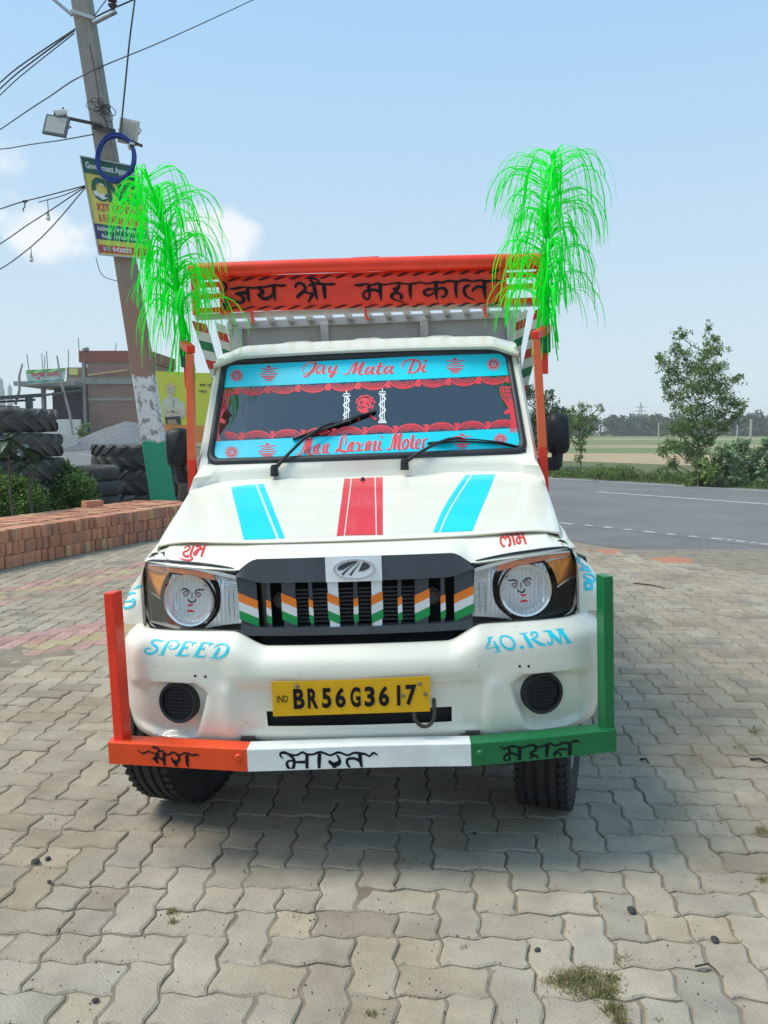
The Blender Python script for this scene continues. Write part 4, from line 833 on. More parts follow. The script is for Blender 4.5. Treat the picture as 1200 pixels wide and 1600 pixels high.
# plumes
def to_world(p): return TM@p+TO
def plume(base,top,lean,seed,lab,rootm=None):
    rq=random.Random(seed); bw,tw=to_world(base),to_world(top)
    e=thing('plume',lab,'plume',tuple(bw),0,'green plumes on the side posts'); L=(tw-bw)
    axis=lambda t: L*t+V(lean*math.sin(t*PI),0,0)
    m=MB(); m.tube([axis(i/12) for i in range(13)],[.016-.009*i/12 for i in range(13)],6); m.build('stem',PLM,e,smooth=60)
    m=MB()
    for fr in range(50):     # arching fronds, each a bundle of hairs that falls away outward
        t=1-(fr+rq.random())/50*.86; ph=fr*2.4+rq.uniform(-.3,.3); reach=rq.uniform(.17,.30)*(1.0 if t<.93 else .75); up=rq.uniform(.05,.11); drop=rq.uniform(.13,.30)
        for h_ in range(7):
            ph2=ph+rq.gauss(0,.16); p=axis(t-rq.random()*.05); out=reach*rq.uniform(.6,1.08); dr=drop*rq.uniform(.55,1.2); d=V(math.cos(ph2),math.sin(ph2)*.9,0); wv=rq.uniform(-.03,.03); pts=[]
            for i in range(10):
                s=i/9; r=out*(1-(1-s)**1.9); z=up*math.sin(min(1,s*1.35)*PI*.74)-dr*s**2.6
                pts.append(p+d*r+V(-d.y,d.x,0)*wv*math.sin(s*PI)+V(0,0,z))
            w=rq.choice([.0016,.002,.0026,.0034,.0052]); m.tube(pts,[w]*8+[w*.85,w*.45],3,cap=False,flat=.5)
    for k in range(20):      # inner tufts hugging the stem
        t=rq.random()*.95; ph=rq.random()*2*PI; p=axis(t); d=V(math.cos(ph),math.sin(ph),0)*.02; m.tube([p,p+d+V(0,0,.05),p+d*2+V(0,0,-.02),p+d*2.4+V(0,0,-.14)],.0035,3,cap=False)
    for k in range(14):
        ph=rq.random()*2*PI; p=axis(.1+.15*rq.random()); d=V(math.cos(ph),math.sin(ph),0)*.05; m.tube([p,p+d*.5+V(0,0,-.06),p+d*.9+V(0,0,-.16),p+d*1.2+V(0,0,-.26)],.003,3,cap=False)
    tag(m.build('strands',PLM,e),kind='stuff')
plume(V(-.838,1.22,1.90),V(-.955,1.20,2.64),.03,11,'bright green plume over the roadside sign, on the post beside the utility pole')
plume(V(.842,1.22,1.90),V(.885,1.20,2.66),-.012,23,'bright green plume against open sky, on the post beside the road')
# dark tassels and an ornament inside the cab
for sx,n in((-1,'dark green tassel hanging inside the windscreen by the steering wheel'),(1,'dark green tassel hanging inside the windscreen on the passenger side')):
    b=to_world(V(.60*sx,1.36,1.735)); e=thing('hanging_tassel',n,'tassel',tuple(b),0,'tassels inside the windscreen'); m=MB(); rq=random.Random(40+sx)
    for k in range(60):
        dx=rq.uniform(-.06,.12)*(-sx); r=rq.uniform(.5,1.0); m.tube([V(dx*.4,0,0),V(dx*.9+.05*-sx*r,.0,-.03),V(dx*1.3+.06*-sx*r,.005,-.10*r),V(dx*1.5+.05*-sx*r,.0,-.27*r)],.0016,3,cap=False)
    m.build('tassel_strands',DPL,e)['kind']='stuff'
    m=MB(); m.bar(V(-.08,0,.005),V(.08,0,.005),.01,.008); m.build('tassel_cord',DPL,e)
b=to_world(V(-.27,1.24,1.27)); e=thing('dashboard_ornament','half-round green ornament edged with pale beads standing on the dashboard','ornament',tuple(b))
m=MB(); pts=[(.15*math.cos(R(t)),.125*math.sin(R(t))) for t in range(0,181,12)]; m.prism(pts,lambda x,z:V(x,0,z),lambda x,z:V(x,.012,z)); m.build('ornament_panel',mat('ornament_green',(.05,.22,.12),.6),e)
m=MB()
for t in range(6,180,12): m.lathe([(.0001,.006),(.005,.003),(.005,-.003),(.0001,-.006)],V(.148*math.cos(R(t)),-.006,.123*math.sin(R(t))),None,6)
m.build('ornament_beads',mat('pale_beads',(.7,.6,.5),.4),e)
# ------------------------------------------------------------------ ground, pavement, road, fields
NV=V(.8,.6,0); DV=V(-.6,.8,0)
def RP(s,t,z=0): return NV*s+DV*t+V(0,0,z)
def st_(p): return p.dot(NV),p.dot(DV)
SOIL=mat('soil',(.20,.155,.105),.95,var=.25,vscale=2.5,bump=.01,bscale=18,two=(.14,.115,.08),detail=9)
GRASSG=mat('grassy_ground',(.075,.105,.03),.95,two=(.13,.12,.055),vscale=.6,bump=.03,bscale=8,detail=10)
def road_fn(m,n,l,b,t,cur):
    g=n.new('ShaderNodeTexNoise'); g.inputs['Scale'].default_value=90; g.inputs['Detail'].default_value=3; l.new(t.outputs['Object'],g.inputs[0])
    r=n.new('ShaderNodeMapRange'); r.inputs[1].default_value=.35; r.inputs[2].default_value=.65; r.inputs[3].default_value=.82; r.inputs[4].default_value=1.2; l.new(g.outputs[0],r.inputs[0])
    mm=n.new('ShaderNodeMixRGB'); mm.blend_type='MULTIPLY'; mm.inputs[0].default_value=1; l.new(cur,mm.inputs[1]); l.new(r.outputs[0],mm.inputs[2]); l.new(mm.outputs[0],b.inputs['Base Color'])
ASP=mat('asphalt',(.18,.172,.165),.85,two=(.13,.122,.118),vscale=.45,bump=.004,bscale=120,detail=9,fn=road_fn)
SHO=mat('asphalt_shoulder',(.17,.165,.16),.9,two=(.12,.118,.115),vscale=1.6,bump=.007,bscale=70,detail=9,fn=road_fn)
RMK=mat('road_paint',(.52,.52,.50),.7,two=(.28,.28,.27),vscale=5,detail=8)
def sheet(name,m,quad_,z,nx=1,ny=1,jit=0,kind='structure',parent=None,seed=1):
    rq=random.Random(seed); mb=MB(); a,b,c,d=[V(*q[:2],0) if len(q)==2 else V(*q) for q in quad_]
    P_=[[a.lerp(b,i/nx).lerp(d.lerp(c,i/nx),j/ny)+V(rq.uniform(-jit,jit),rq.uniform(-jit,jit),z) for j in range(ny+1)] for i in range(nx+1)]
    mb.grid(P_); o=mb.build(name,m,parent); 
    if kind: o['kind']=kind
    return o
gq=MB(); S0=2500
gq.grid([[V(x,y,-.035) for y in(-60,-5,10,40,120,400,S0)] for x in(-S0,-300,-60,-10,10,60,300,S0)],flip=True); ground=struct(gq.build('ground',SOIL))
o=sheet('yard_ground',mat('sandy_ground',(.27,.225,.165),.95,two=(.20,.17,.13),vscale=3,bump=.008,bscale=30,detail=9),[RP(2,-20),RP(8.6,-20),RP(8.6,40),RP(2,40)],-.02)
def roadq(s0,s1,t0=-40,t1=420): return [RP(s0,t0),RP(s1,t0),RP(s1,t1),RP(s0,t1)]
road=sheet('road',ASP,roadq(9.95,19.95),-.006,1,1); 
# ragged shoulder edge against the dirt
mb=MB(); rows=[]
rq=random.Random(4)
for i in range(300):
    t=-20+i*.25; e=8.45+.10*noise.noise(V(t*.6,3,0))+.04*noise.noise(V(t*3,1,0)); rows.append([RP(e,t,-.016),RP(e+.03,t,-.009),RP(9.96,t,-.0085)])
mb.grid(rows); struct(mb.build('road_shoulder',SHO))
def mark(s,t0,t1,w,name,z=-.002,m=RMK):
    mb=MB(); n=max(1,int((t1-t0)/.5)); mb.grid([[RP(s-w/2+rq.uniform(-.008,.008),lerp(t0,t1,i/n),z),RP(s+w/2+rq.uniform(-.008,.008),lerp(t0,t1,i/n),z)] for i in range(n+1)]); return mb.build(name,m,road)
mark(19.45,-30,200,.16,'edge_line')
_,tc0=st_(G(933,768)); _,tc1=st_(G(1200,787))
mark(15.92,tc0-5.2,tc0,.17,'centre_line')
for k in range(3): mark(15.92,tc0-5.6-6*(k+1)+.2,tc0-5.6-6*k,.17,'centre_line')
for k in range(6): mark(15.92,tc0+14+k*12,tc0+18+k*12,.17,'centre_line')
for x0_,x1_,y_ in((873,896,816.5),(913,926,820),(944,957,823),(975,988,826.5),(1006,1024,830),(1041,1055,833.5),(1077,1090,837),(1112,1130,840.5),(1136,1143,843),(1148,1165,844.5),(1172,1182,847),(1187,1230,849)):
    p0,p1=st_(G(x0_,y_)),st_(G(x1_,y_+(x1_-x0_)*.105)); mark((p0[0]+p1[0])/2,min(p0[1],p1[1]),max(p0[1],p1[1]),.12,'edge_dash')
for k in range(12): mark(10.2,st_(G(873,816))[1]+1+k*1.6,st_(G(873,816))[1]+1.8+k*1.6,.12,'edge_dash')
# verges and fields on the far side
sheet('grass_verge',GRASSG,roadq(19.9,32),-.012)
sheet('ploughed_field',mat('ploughed_earth',(.40,.30,.165),.95,two=(.32,.24,.135),vscale=.5,detail=8,bump=.05,bscale=3),roadq(31,49,-60,420),-.020)
def fband(name,m,D0,D1,z,x0=-20,x1=260): sheet(name,m,[(x0,D0),(x1,D0),(x1*1.5,D1),(x0*1.5,D1)],z)
FG=mat('field_green',(.115,.165,.045),.95,two=(.17,.175,.07),vscale=.05,detail=10); FT=mat('field_stubble',(.36,.28,.16),.95,two=(.20,.19,.08),vscale=.09,detail=10)
fband('green_field',FG,56,420,-.016,-200,500); fband('stubble_field',FT,74,92,-.008,0,200); fband('far_stubble_field',FT,150,185,-.004,0,300)

# -- interlocking pavers, laid herringbone
PL=.122; ANG=R(-1.0); CA,SA_=math.cos(ANG),math.sin(ANG)
def pav_fn(m,n,l,b,t,cur):
    at=n.new('ShaderNodeAttribute'); at.attribute_name='tone'; g=n.new('ShaderNodeNewGeometry')
    no=n.new('ShaderNodeTexNoise'); no.inputs['Scale'].default_value=.9; no.inputs['Detail'].default_value=9; no.inputs['Roughness'].default_value=.62; l.new(g.outputs['Position'],no.inputs[0])
    r=n.new('ShaderNodeMapRange'); r.inputs[1].default_value=.47; r.inputs[2].default_value=.66; r.inputs[4].default_value=.85; l.new(no.outputs[0],r.inputs[0])
    mm=n.new('ShaderNodeMixRGB'); l.new(r.outputs[0],mm.inputs[0]); l.new(at.outputs['Color'],mm.inputs[1]); mm.inputs[2].default_value=(.30,.232,.155,1)
    n2=n.new('ShaderNodeTexNoise'); n2.inputs['Scale'].default_value=5.5; n2.inputs['Detail'].default_value=8; n2.inputs['Roughness'].default_value=.7; l.new(g.outputs['Position'],n2.inputs[0])
    r2=n.new('ShaderNodeMapRange'); r2.inputs[1].default_value=.3; r2.inputs[2].default_value=.7; r2.inputs[3].default_value=.76; r2.inputs[4].default_value=1.14; l.new(n2.outputs[0],r2.inputs[0])
    m2=n.new('ShaderNodeMixRGB'); m2.blend_type='MULTIPLY'; m2.inputs[0].default_value=1; l.new(mm.outputs[0],m2.inputs[1]); l.new(r2.outputs[0],m2.inputs[2])
    n3=n.new('ShaderNodeTexNoise'); n3.inputs['Scale'].default_value=2.3; n3.inputs['Detail'].default_value=6; mpx=n.new('ShaderNodeMapping'); mpx.inputs['Location'].default_value=(7,3,1); l.new(g.outputs['Position'],mpx.inputs[0]); l.new(mpx.outputs[0],n3.inputs[0])
    r3=n.new('ShaderNodeMapRange'); r3.inputs[1].default_value=.62; r3.inputs[2].default_value=.74; r3.inputs[4].default_value=.55; l.new(n3.outputs[0],r3.inputs[0])
    m3=n.new('ShaderNodeMixRGB'); l.new(r3.outputs[0],m3.inputs[0]); l.new(m2.outputs[0],m3.inputs[1]); m3.inputs[2].default_value=(.15,.145,.135,1); l.new(m3.outputs[0],b.inputs['Base Color'])
    # moulded diamond tread on the faces, worn away in places
    w1=n.new('ShaderNodeTexChecker'); w1.inputs['Scale'].default_value=85; mp_=n.new('ShaderNodeMapping'); mp_.inputs['Rotation'].default_value=(0,0,R(45)); l.new(g.outputs['Position'],mp_.inputs[0]); l.new(mp_.outputs[0],w1.inputs[0])
    ml=n.new('ShaderNodeMath'); ml.operation='MULTIPLY'; l.new(w1.outputs[1],ml.inputs[0]); l.new(n2.outputs[0],ml.inputs[1])
    n4=n.new('ShaderNodeTexNoise'); n4.inputs['Scale'].default_value=160; n4.inputs['Detail'].default_value=4; l.new(g.outputs['Position'],n4.inputs[0])
    ad=n.new('ShaderNodeMath'); ad.operation='MULTIPLY_ADD'; ad.inputs[1].default_value=1.1; l.new(n4.outputs[0],ad.inputs[0]); l.new(ml.outputs[0],ad.inputs[2])
    bp=n.new('ShaderNodeBump'); bp.inputs['Distance'].default_value=.0032; l.new(ad.outputs[0],bp.inputs['Height']); l.new(bp.outputs[0],b.inputs['Normal'])
PAV=mat('concrete_paver',(.4,.38,.34),.88,fn=pav_fn)
bed=MB(); bed.grid([[RP(s,t,-.0135) for t in(-12,0,8,16,24)] for s in(-16,-6,0,4,8.0)])
def sandz(x,y): 
    q=noise.fractal(V(x*.9,y*.9,4),1,2,5); w=noise.noise(V(x*7,y*7,2)); return -.0075+.004*w+.016*max(0,q-.18+.10*w)
bed.grid([[V(x*.04,y*.04,sandz(x*.04,y*.04)) for y in range(38,250)] for x in range(-118,119)],flip=True)
pavement=struct(bed.build('pavement',mat('jointing_sand',(.27,.225,.165),.95,two=(.17,.14,.10),vscale=8,bump=.004,bscale=60)))
ZZ=[(0,0),(.22,.07),(.50,.0),(.78,-.07)]
def edge(a,b):
    """polyline along a cell edge in grid units, shared by both neighbours"""
    (x0,y0),(x1,y1)=a,b; fl=(x1<x0 or y1<y0)
    if fl: x0,y0,x1,y1=x1,y1,x0,y0
    par=1
    pts=[(x0+(x1-x0)*t-(y1-y0)*o*par,y0+(y1-y0)*t+(x1-x0)*o*par) for t,o in ZZ+[(1,0)]]
    return pts[::-1][:-1] if fl else pts[:-1]
def outline(i,j,vert):
    w,h=(1,1) if vert==2 else (1,2) if vert else(2,1); out=[]
    for k in range(w): out+=edge((i+k,j),(i+k+1,j))
    for k in range(h): out+=edge((i+w,j+k),(i+w,j+k+1))
    for k in range(w): out+=edge((i+w-k,j+h),(i+w-k-1,j+h))
    for k in range(h): out+=edge((i,j+h-k),(i,j+h-k-1))
    return out
def inset(P,d):
    n=len(P); out=[]
    for k in range(n):
        a,b,c=P[k-1],P[k],P[(k+1)%n]; e1=(b[0]-a[0],b[1]-a[1]);e2=(c[0]-b[0],c[1]-b[1]); l1=math.hypot(*e1);l2=math.hypot(*e2)
        n1=(-e1[1]/l1,e1[0]/l1);n2=(-e2[1]/l2,e2[0]/l2); sx,sy=n1[0]+n2[0],n1[1]+n2[1]; q=sx*sx+sy*sy
        k_=min(2*d/q,1.6*d) if q>.1 else d; out.append((b[0]+sx*k_,b[1]+sy*k_))
    return out
def pmesh(i,j,vert,rq,wob=.0):
    O=outline(0,0,vert); cx,cy=(.5,.5) if vert==2 else (.5,1) if vert else(1,.5)
    g=rq.uniform(.020,.040) if vert!=2 else rq.uniform(.012,.024)
    A=inset(O,g); B=inset(O,g+.045); ju=lambda:rq.gauss(0,.011)
    A=[(x+ju(),y+ju()) for x,y in A]
    th=[rq.uniform(-.004,.004) for _ in range(2)]; dz=rq.uniform(-.0022,.0016)
    f=lambda x,y,z:V((x-cx)*PL,(y-cy)*PL,z+dz+(x-cx)*th[0]*.35+(y-cy)*th[1]*.35)
    n=len(A); vs=[f(x,y,-.03) for x,y in A]+[f(x,y,-.0045) for x,y in A]+[f(x,y,0) for x,y in B]
    fs=[(k,(k+1)%n,n+(k+1)%n,n+k) for k in range(n)]+[(n+k,n+(k+1)%n,2*n+(k+1)%n,2*n+k) for k in range(n)]+[tuple(range(2*n,3*n))]
    return vs,fs,n
BA,BB=G(0,891),G(241,843); BDIR=(BB-BA).normalized()
LNS=[((G(0,932)+G(0,930))/2,G(161,900)),(G(0,1019),G(161,990))]
def ptone(x,y,rq):
    base=[.385,.33,.245]; 
    for a,b in LNS:
        d=(b-a).normalized(); nn=V(-d.y,d.x,0); q=(V(x,y,0)-a).dot(nn)
        if x<-.5 and abs(q)<.34:
            base=[.46,.27,.225] if abs(q)>.12 else [.46,.37,.21]
    k=rq.uniform(.84,1.10); w=rq.uniform(-.012,.012); 
    if rq.random()<.05: k*=.78
    return (base[0]*k+w,base[1]*k,base[2]*k-w,1)
slots=[]
for i in range(-72,84):
    for j in range(5,132):
        m4=(i-j)%4
        if m4 in(0,3):
            vert=m4==3; cx,cy=(i+(.5 if vert else 1))*PL,(j+(1 if vert else .5))*PL; x=cx*CA-cy*SA_; y=cx*SA_+cy*CA
            s=x*.8+y*.6
            if s>7.95+.12*noise.noise(V(x*2,y*2,0)): continue
            q=V(x,y,0)-BA
            if y>6 and (q.x*BDIR.y-q.y*BDIR.x)<-.25: continue
            px=600+F_PX*x/y
            if y<1.55 or px<-160 or px>1420: continue
            if noise.cell(V(i*1.37,j*2.11,5))>.80:      # a cracked block: two halves side by side
                for q_ in(0,1):
                    cx,cy=(i+.5+(0 if vert else q_))*PL,(j+.5+(q_ if vert else 0))*PL; slots.append((cx*SA_+cy*CA,cx*CA-cy*SA_,2))
            else: slots.append((y,x,int(vert)))
slots.sort()
def set_tone(me,cols):
    a=me.color_attributes.new('tone','FLOAT_COLOR','CORNER'); a.data.foreach_set('color',cols)
rq=random.Random(12); VAR={}
npart=0
big=MB(); bigc=[]
for y,x,vert in slots:
    px=600+F_PX*x/y
    if npart<300 and -30<px<1230 and y>1.75:
        npart+=1
        key=(vert,rq.randrange(14)); plain=ptone(x,y,rq)
        if key not in VAR:
            vs,fs,n=pmesh(0,0,vert,random.Random(hash(key)%1000+key[1]*7)); mb=MB(); mb.add(vs,fs); o=mb.build('paver',PAV); me=o.data; nl=sum(len(p.vertices) for p in me.polygons); set_tone(me,list(plain)*nl); VAR[key]=me
        else: o=bpy.data.objects.new('paver',VAR[key]); COL.objects.link(o)
        o.parent=pavement; o.location=(x,y,0); o.rotation_euler=(rq.uniform(-.012,.012),rq.uniform(-.012,.012),ANG+rq.uniform(-.012,.012))
    else:
        vs,fs,n=pmesh(0,0,vert,rq); c,s_=math.cos(ANG+rq.uniform(-.01,.01)),math.sin(ANG); tn=ptone(x,y,rq)
        big.add([V(p.x*c-p.y*s_+x,p.x*s_+p.y*c+y,p.z) for p in vs],fs); bigc+=list(tn)*sum(len(f) for f in fs)
o=big.build('distant_pavers',PAV,pavement); set_tone(o.data,bigc); o['kind']='stuff'

# ------------------------------------------------------------------ plants helpers
LEAF=mat('leaf_green',(.15,.235,.06),.6,trans=.45,island=.45); LEAFD=mat('leaf_dark',(.06,.105,.032),.5,trans=.2,island=.45); LEAFP=mat('leaf_pale',(.20,.29,.14),.6,trans=.3,island=.3)
LEAFH=mat('hedge_leaf',(.10,.20,.03),.5,trans=.25,island=.5); BARK=mat('bark',(.10,.08,.06),.9,var=.3,vscale=12,bump=.01,bscale=30); DRY=mat('dry_leaf',(.38,.31,.16),.8,trans=.2,island=.3)
BLADE=mat('grass_blade',(.11,.16,.04),.7,trans=.25,island=.45); BLADEY=mat('dry_blade',(.38,.32,.15),.8,trans=.2,island=.35)
def leaf(mb,p,l,w,d,n):
    s=d.cross(n); 
    if s.length<1e-4: s=V(1,0,0)
    s.normalize(); mb.add([p,p+d*l*.45+s*w/2,p+d*l,p+d*l*.45-s*w/2],[(0,1,2,3)])
def rdir(rq,up=0):
    v=V(rq.gauss(0,1),rq.gauss(0,1),rq.gauss(0,1)+up)
    return v.normalized()
def clump(mb,c,r,n,size,rq,sq=.8,asp=.45):
    for _ in range(n):
        d=rdir(rq); k=rq.random()**.45; p=c+V(d.x*r*k,d.y*r*k,d.z*r*k*sq); l=size*rq.uniform(.6,1.25); leaf(mb,p,l,l*asp,rdir(rq,.2),rdir(rq,.8))
def plant(name,lab,cat,D,clusters,size,leafm,dens,trunk=None,group=None,seed=1,jd=.5,asp=.5,extra=None,spread=1.0):
    rq=random.Random(seed); xs_=[c[0] for c in clusters]; bx=trunk[0][0] if trunk else sum(xs_)/len(xs_)
    g=W(bx,700,D); base=V(g.x,D,-.02); e=thing(name,lab,cat,tuple(base),0,group); mb=MB(); tk=MB()
    Z=lambda px,py,dd=0:W(px,py,D+dd)-base
    if trunk:
        pts=[Z(a,b) for a,b in trunk]; pts[0].z=-.1; n=len(pts); r0=.006*D/F_PX*F_PX/25*1.6
        tk.tube(catmull([tuple(p) for p in pts],4),[lerp(r0*1.6,r0*.3,i/(4*(n-1))) for i in range(4*(n-1)+1)],7)
    for (px,py,r) in clusters:
        dd=rq.uniform(-jd,jd); ctr=Z(px,py,dd); rr=r/F_PX*D
        if trunk:
            lo=[q for q in catmull([(x_,y_) for x_,y_ in trunk],4) if q[1]>=py+.55*abs(q[0]-px)+4] or [trunk[0]]
            best=min(lo,key=lambda q:abs(q[1]-py)); st=Z(best[0],best[1]); mid=st.lerp(ctr,.55)+V(0,0,-.10*(st-ctr).length); tk.tube(catmull([tuple(st),tuple(mid),tuple(ctr)],3),[.020*D/25]*2+[.013*D/25]*3+[.006*D/25]*2,5)
            for _ in range(3): tk.tube([mid,ctr+rdir(rq)*rr*.9],[.006*D/25,.003*D/25],3)
        n=int(r*r*dens)
        for _ in range(n):   # loose gaussian cloud of leaves with small knots, so that sky shows through
            if _%14==0: kn=ctr+V(rq.gauss(0,.62),rq.gauss(0,.62),rq.gauss(0,.52))*rr*spread
            q=kn+V(rq.gauss(0,.22),rq.gauss(0,.22),rq.gauss(0,.2))*rr; l=size*rq.uniform(.6,1.25); leaf(mb,q,l,l*asp,rdir(rq,-.1),rdir(rq,.9))
    if tk.v: tk.build('trunk',BARK,e,smooth=60)
    c=mb.build('crown' if trunk else 'foliage',leafm,e); 
    if extra: extra(e,Z,rq)
    return e
# tree on the far verge, its neighbours
plant('roadside_tree','tall ragged young tree across the road with two spiky tops','tree',25.3,[(1108,512,6),(1110,530,9),(1121,545,10),(1104,553,11),(1062,521,9),(1055,543,9),(1066,553,10),(1034,560,8),(1046,575,12),(1062,590,14),(1082,572,13),(1101,580,15),(1121,573,11),(1126,600,14),(1102,608,15),(1077,610,14),(1044,599,8),(1041,612,7),(1057,625,11),(1131,620,12),(1147,593,6),(1158,589,4),(1146,630,10),(1160,637,7),(1125,640,12),(1096,640,12),(1076,640,12),(1151,650,8),(1110,660,12),(1131,665,10),(1075,665,14),(1058,672,12),(1092,690,14),(1071,700,14),(1050,695,11),(1038,706,9),(1086,715,12),(1110,690,9),(1050,725,9)],.085,LEAF,3.5,[(1089,752),(1090,700),(1088,650),(1094,600),(1103,550),(1108,515)],seed=2,jd=.9)
plant('small_tree','small leaning tree with sparse crown right of the black mirror','tree',31,[(915,637,8),(905,650,10),(925,652,5),(942,640,4),(940,632,3),(912,665,10),(893,660,10),(925,668,6),(885,675,10),(905,685,9),(908,700,8),(905,715,6),(880,650,7),(896,640,5)],.10,LEAF,3.0,[(907,738),(908,710),(905,680),(912,655),(915,640)],seed=3,jd=.6)
plant('leafy_tree','dark leafy tree glimpsed between the windscreen pillar and the orange post','tree',33,[(832,612,10),(845,627,14),(858,617,7),(850,650,16),(870,642,11),(835,660,16),(880,642,7),(868,665,13),(832,690,14),(850,692,14),(815,620,12),(800,650,16),(872,690,10)],.13,LEAFD,2.6,[(842,745),(842,700),(845,660),(845,630)],seed=4,jd=.8)
def stalks(e,Z,rq):
    m=MB()
    for _ in range(9):
        a=rq.uniform(-.5,.5); m.tube([V(a,rq.uniform(-.3,.3),-.02),V(a*1.1,0,.45),V(a*1.3+rq.uniform(-.1,.1),0,rq.uniform(.7,1.1))],[.02,.015,.008],5)
    m.build('stems',BARK,e)
for k,(cl,lab) in enumerate((
 ([(1098,727,10),(1088,745,10),(1112,735,11),(1123,722,12),(1106,750,9)],'pale milkweed bush at the foot of the tall ragged tree'),
 ([(1140,717,13),(1158,700,11),(1150,745,13),(1134,735,11),(1132,702,8),(1163,722,12)],'pale broad-leaved milkweed bush in the middle of the row'),
 ([(1183,712,13),(1180,740,14),(1196,692,9),(1200,755,11),(1204,722,12),(1172,755,9)],'pale broad-leaved milkweed bush nearest the edge of the view'))):
    plant('milkweed_bush',lab,'bush',21.6+.3*k,cl,.13,LEAFP if k!=0 else LEAF,1.7,None,'milkweed bushes on the far verge',seed=20+k,jd=.35,asp=.75,extra=stalks)
plant('verge_shrub','low dense green shrub on the verge right of the small tree','shrub',24.5,[(925,738,8),(940,735,9),(955,738,9),(968,735,9),(983,737,8),(995,741,6),(932,743,6),(975,744,7),(962,744,6)],.075,LEAF,3.2,None,seed=31,jd=.4)
plant('verge_shrub','low shrub at the roadside below the small tree','shrub',26,[(880,742,6),(893,740,7),(907,741,7),(870,744,6)],.075,LEAF,3,None,seed=32,jd=.4)
plant('verge_shrub','weedy shrub left of the tall tree trunk','shrub',24,[(1035,735,8),(1048,742,8),(1022,745,6),(1062,746,8),(1075,748,8)],.075,LEAF,2.6,None,seed=33,jd=.4)
# verge grass
mb=MB(); rq=random.Random(8)
for _ in range(15000):
    s=19.95+abs(rq.gauss(0,1.6)); t=rq.uniform(-9,34); 
    p=RP(s,t,-.01); h=rq.uniform(.06,.26)*(1 if s>20.3 else .5); d=V(rq.uniform(-.4,.4),rq.uniform(-.4,.4),1).normalized(); leaf(mb,p,h,.03,d,V(rq.uniform(-1,1),-1,0))
tag(mb.build('verge_grass',BLADE),'uneven green grass along the far edge of the road','grass',kind='stuff')
# far wood, one mass
mb=MB(); rq=random.Random(9)
for k in range(430):
    D=rq.uniform(270,330); px=rq.uniform(-260,1500); c=W(px,675,D); h=rq.uniform(5.6,8.4)*(1 if px<1045 else .95)
    if 1043<px<1052: continue
    mb.tube([V(c.x,D,0),V(c.x,D,h*.6)],.25,4)
    for _ in range(5):
        q=V(c.x+rq.uniform(-3,3),D+rq.uniform(-3,3),h*rq.uniform(.35,.92)); clump(mb,q,rq.uniform(1.2,2.5),42,1.1,rq,.7,.7)
    clump(mb,V(c.x,D,1.4),3.4,50,1.2,rq,.5,.7)
tag(mb.build('far_wood',mat('far_leaf',(.035,.062,.028),.7,island=.4)),'distant line of dark trees beyond the fields','treeline',kind='stuff')
# pylon and field posts
e=thing('power_pylon','faint lattice power pylon rising behind the distant trees','pylon',(W(1000,675,620).x,620,0)); m=MB()
for sx in(-1,1):
    for sy in(-1,1): m.tube([V(2.6*sx,2.6*sy,0),V(.7*sx,.7*sy,17),V(.15*sx,.15*sy,24)],.16,4)
for k in range(8):
    z0_=k*2.2; w=lerp(2.6,.7,z0_/17); w2=lerp(2.6,.7,min(1,(z0_+2.2)/17)); m.tube([V(-w,-w,z0_),V(w2,-w2,z0_+2.2)],.09,3); m.tube([V(w,-w,z0_),V(-w2,-w2,z0_+2.2)],.09,3)
m.build('lattice_mast',STE,e); m=MB()
for z,w in((17,5),(20,3.8),(14.5,5.6)): m.tube([V(-w,0,z),V(0,0,z+.7),V(w,0,z)],.12,4); m.tube([V(-w,0,z),V(w,0,z)],.12,4)
m.build('crossarm',STE,e)
m=MB()
for z in(17,20,14.5): m.tube([V(W(700,675,620).x,640,z+3),W(1000,0,620).xy.to_3d()+V(-4,0,z),V(W(1400,675,620).x,640,z+4)],.05,3)
tag(m.build('power_line',STE),'thin high-voltage line sagging past the distant pylon','power line')
for px,py0,D,lab in((1029,660,140,'thin white post standing in the green field'),(1173,655,100,'weathered post in the field behind the pale bushes'),(1152,664,150,'thin dark post beside the far trees on the right')):
    b=W(px,675,D); m=MB(); z=1.44+(675-py0)/F_PX*D; m.tube([V(0,0,0),V(0,0,z)],.13 if D>110 else .14,6); o=m.build('field_post',mat('pale_post',(.42,.40,.36),.8)); o.location=(b.x,D,0); tag(o,lab,'post')

# ------------------------------------------------------------------ brick stack
def brickm(i): return mat('fired_brick_%d'%i,[(.50,.215,.12),(.43,.185,.11),(.54,.25,.145),(.38,.19,.125),(.50,.32,.16)][i],.9,var=.16,vscale=14,bump=.004,bscale=45,detail=7)
BRK=[brickm(i) for i in range(5)]
BN=V(-BDIR.y,BDIR.x,0)
if BN.x>0: BN=-BN
bs=thing('brick_stack','long low stack of red bricks laid on edge, bordering the paved yard','brick stack',tuple(BA),math.atan2(BDIR.y,BDIR.x))
BW,BH,BLn=.088,.138,.262
BMesh=[]
for i in range(5):
    for k in range(2):
        m=MB(); rq=random.Random(i*9+k); m.box((0,0,BH/2),(BW*rq.uniform(.90,.96),BLn*.97,BH*.955)); m.v=[p+V(rq.uniform(-.003,.003),rq.uniform(-.005,.005),rq.uniform(-.003,.003)) for p in m.v]
        o=m.build('brick',BRK[i],bs,bevel=0); BMesh.append(o.data); bpy.data.objects.remove(o)
rq=random.Random(21)
def addbrick(x,y,z,rz_=0,me=None,rx=0):
    o=bpy.data.objects.new('brick',me or rq.choice(BMesh[:8] if rq.random()<.93 else BMesh[8:])); COL.objects.link(o); o.parent=bs; o.location=(x,y,z); o.rotation_euler=(rx,rq.uniform(-.015,.015),rz_+rq.uniform(-.03,.03)); return o
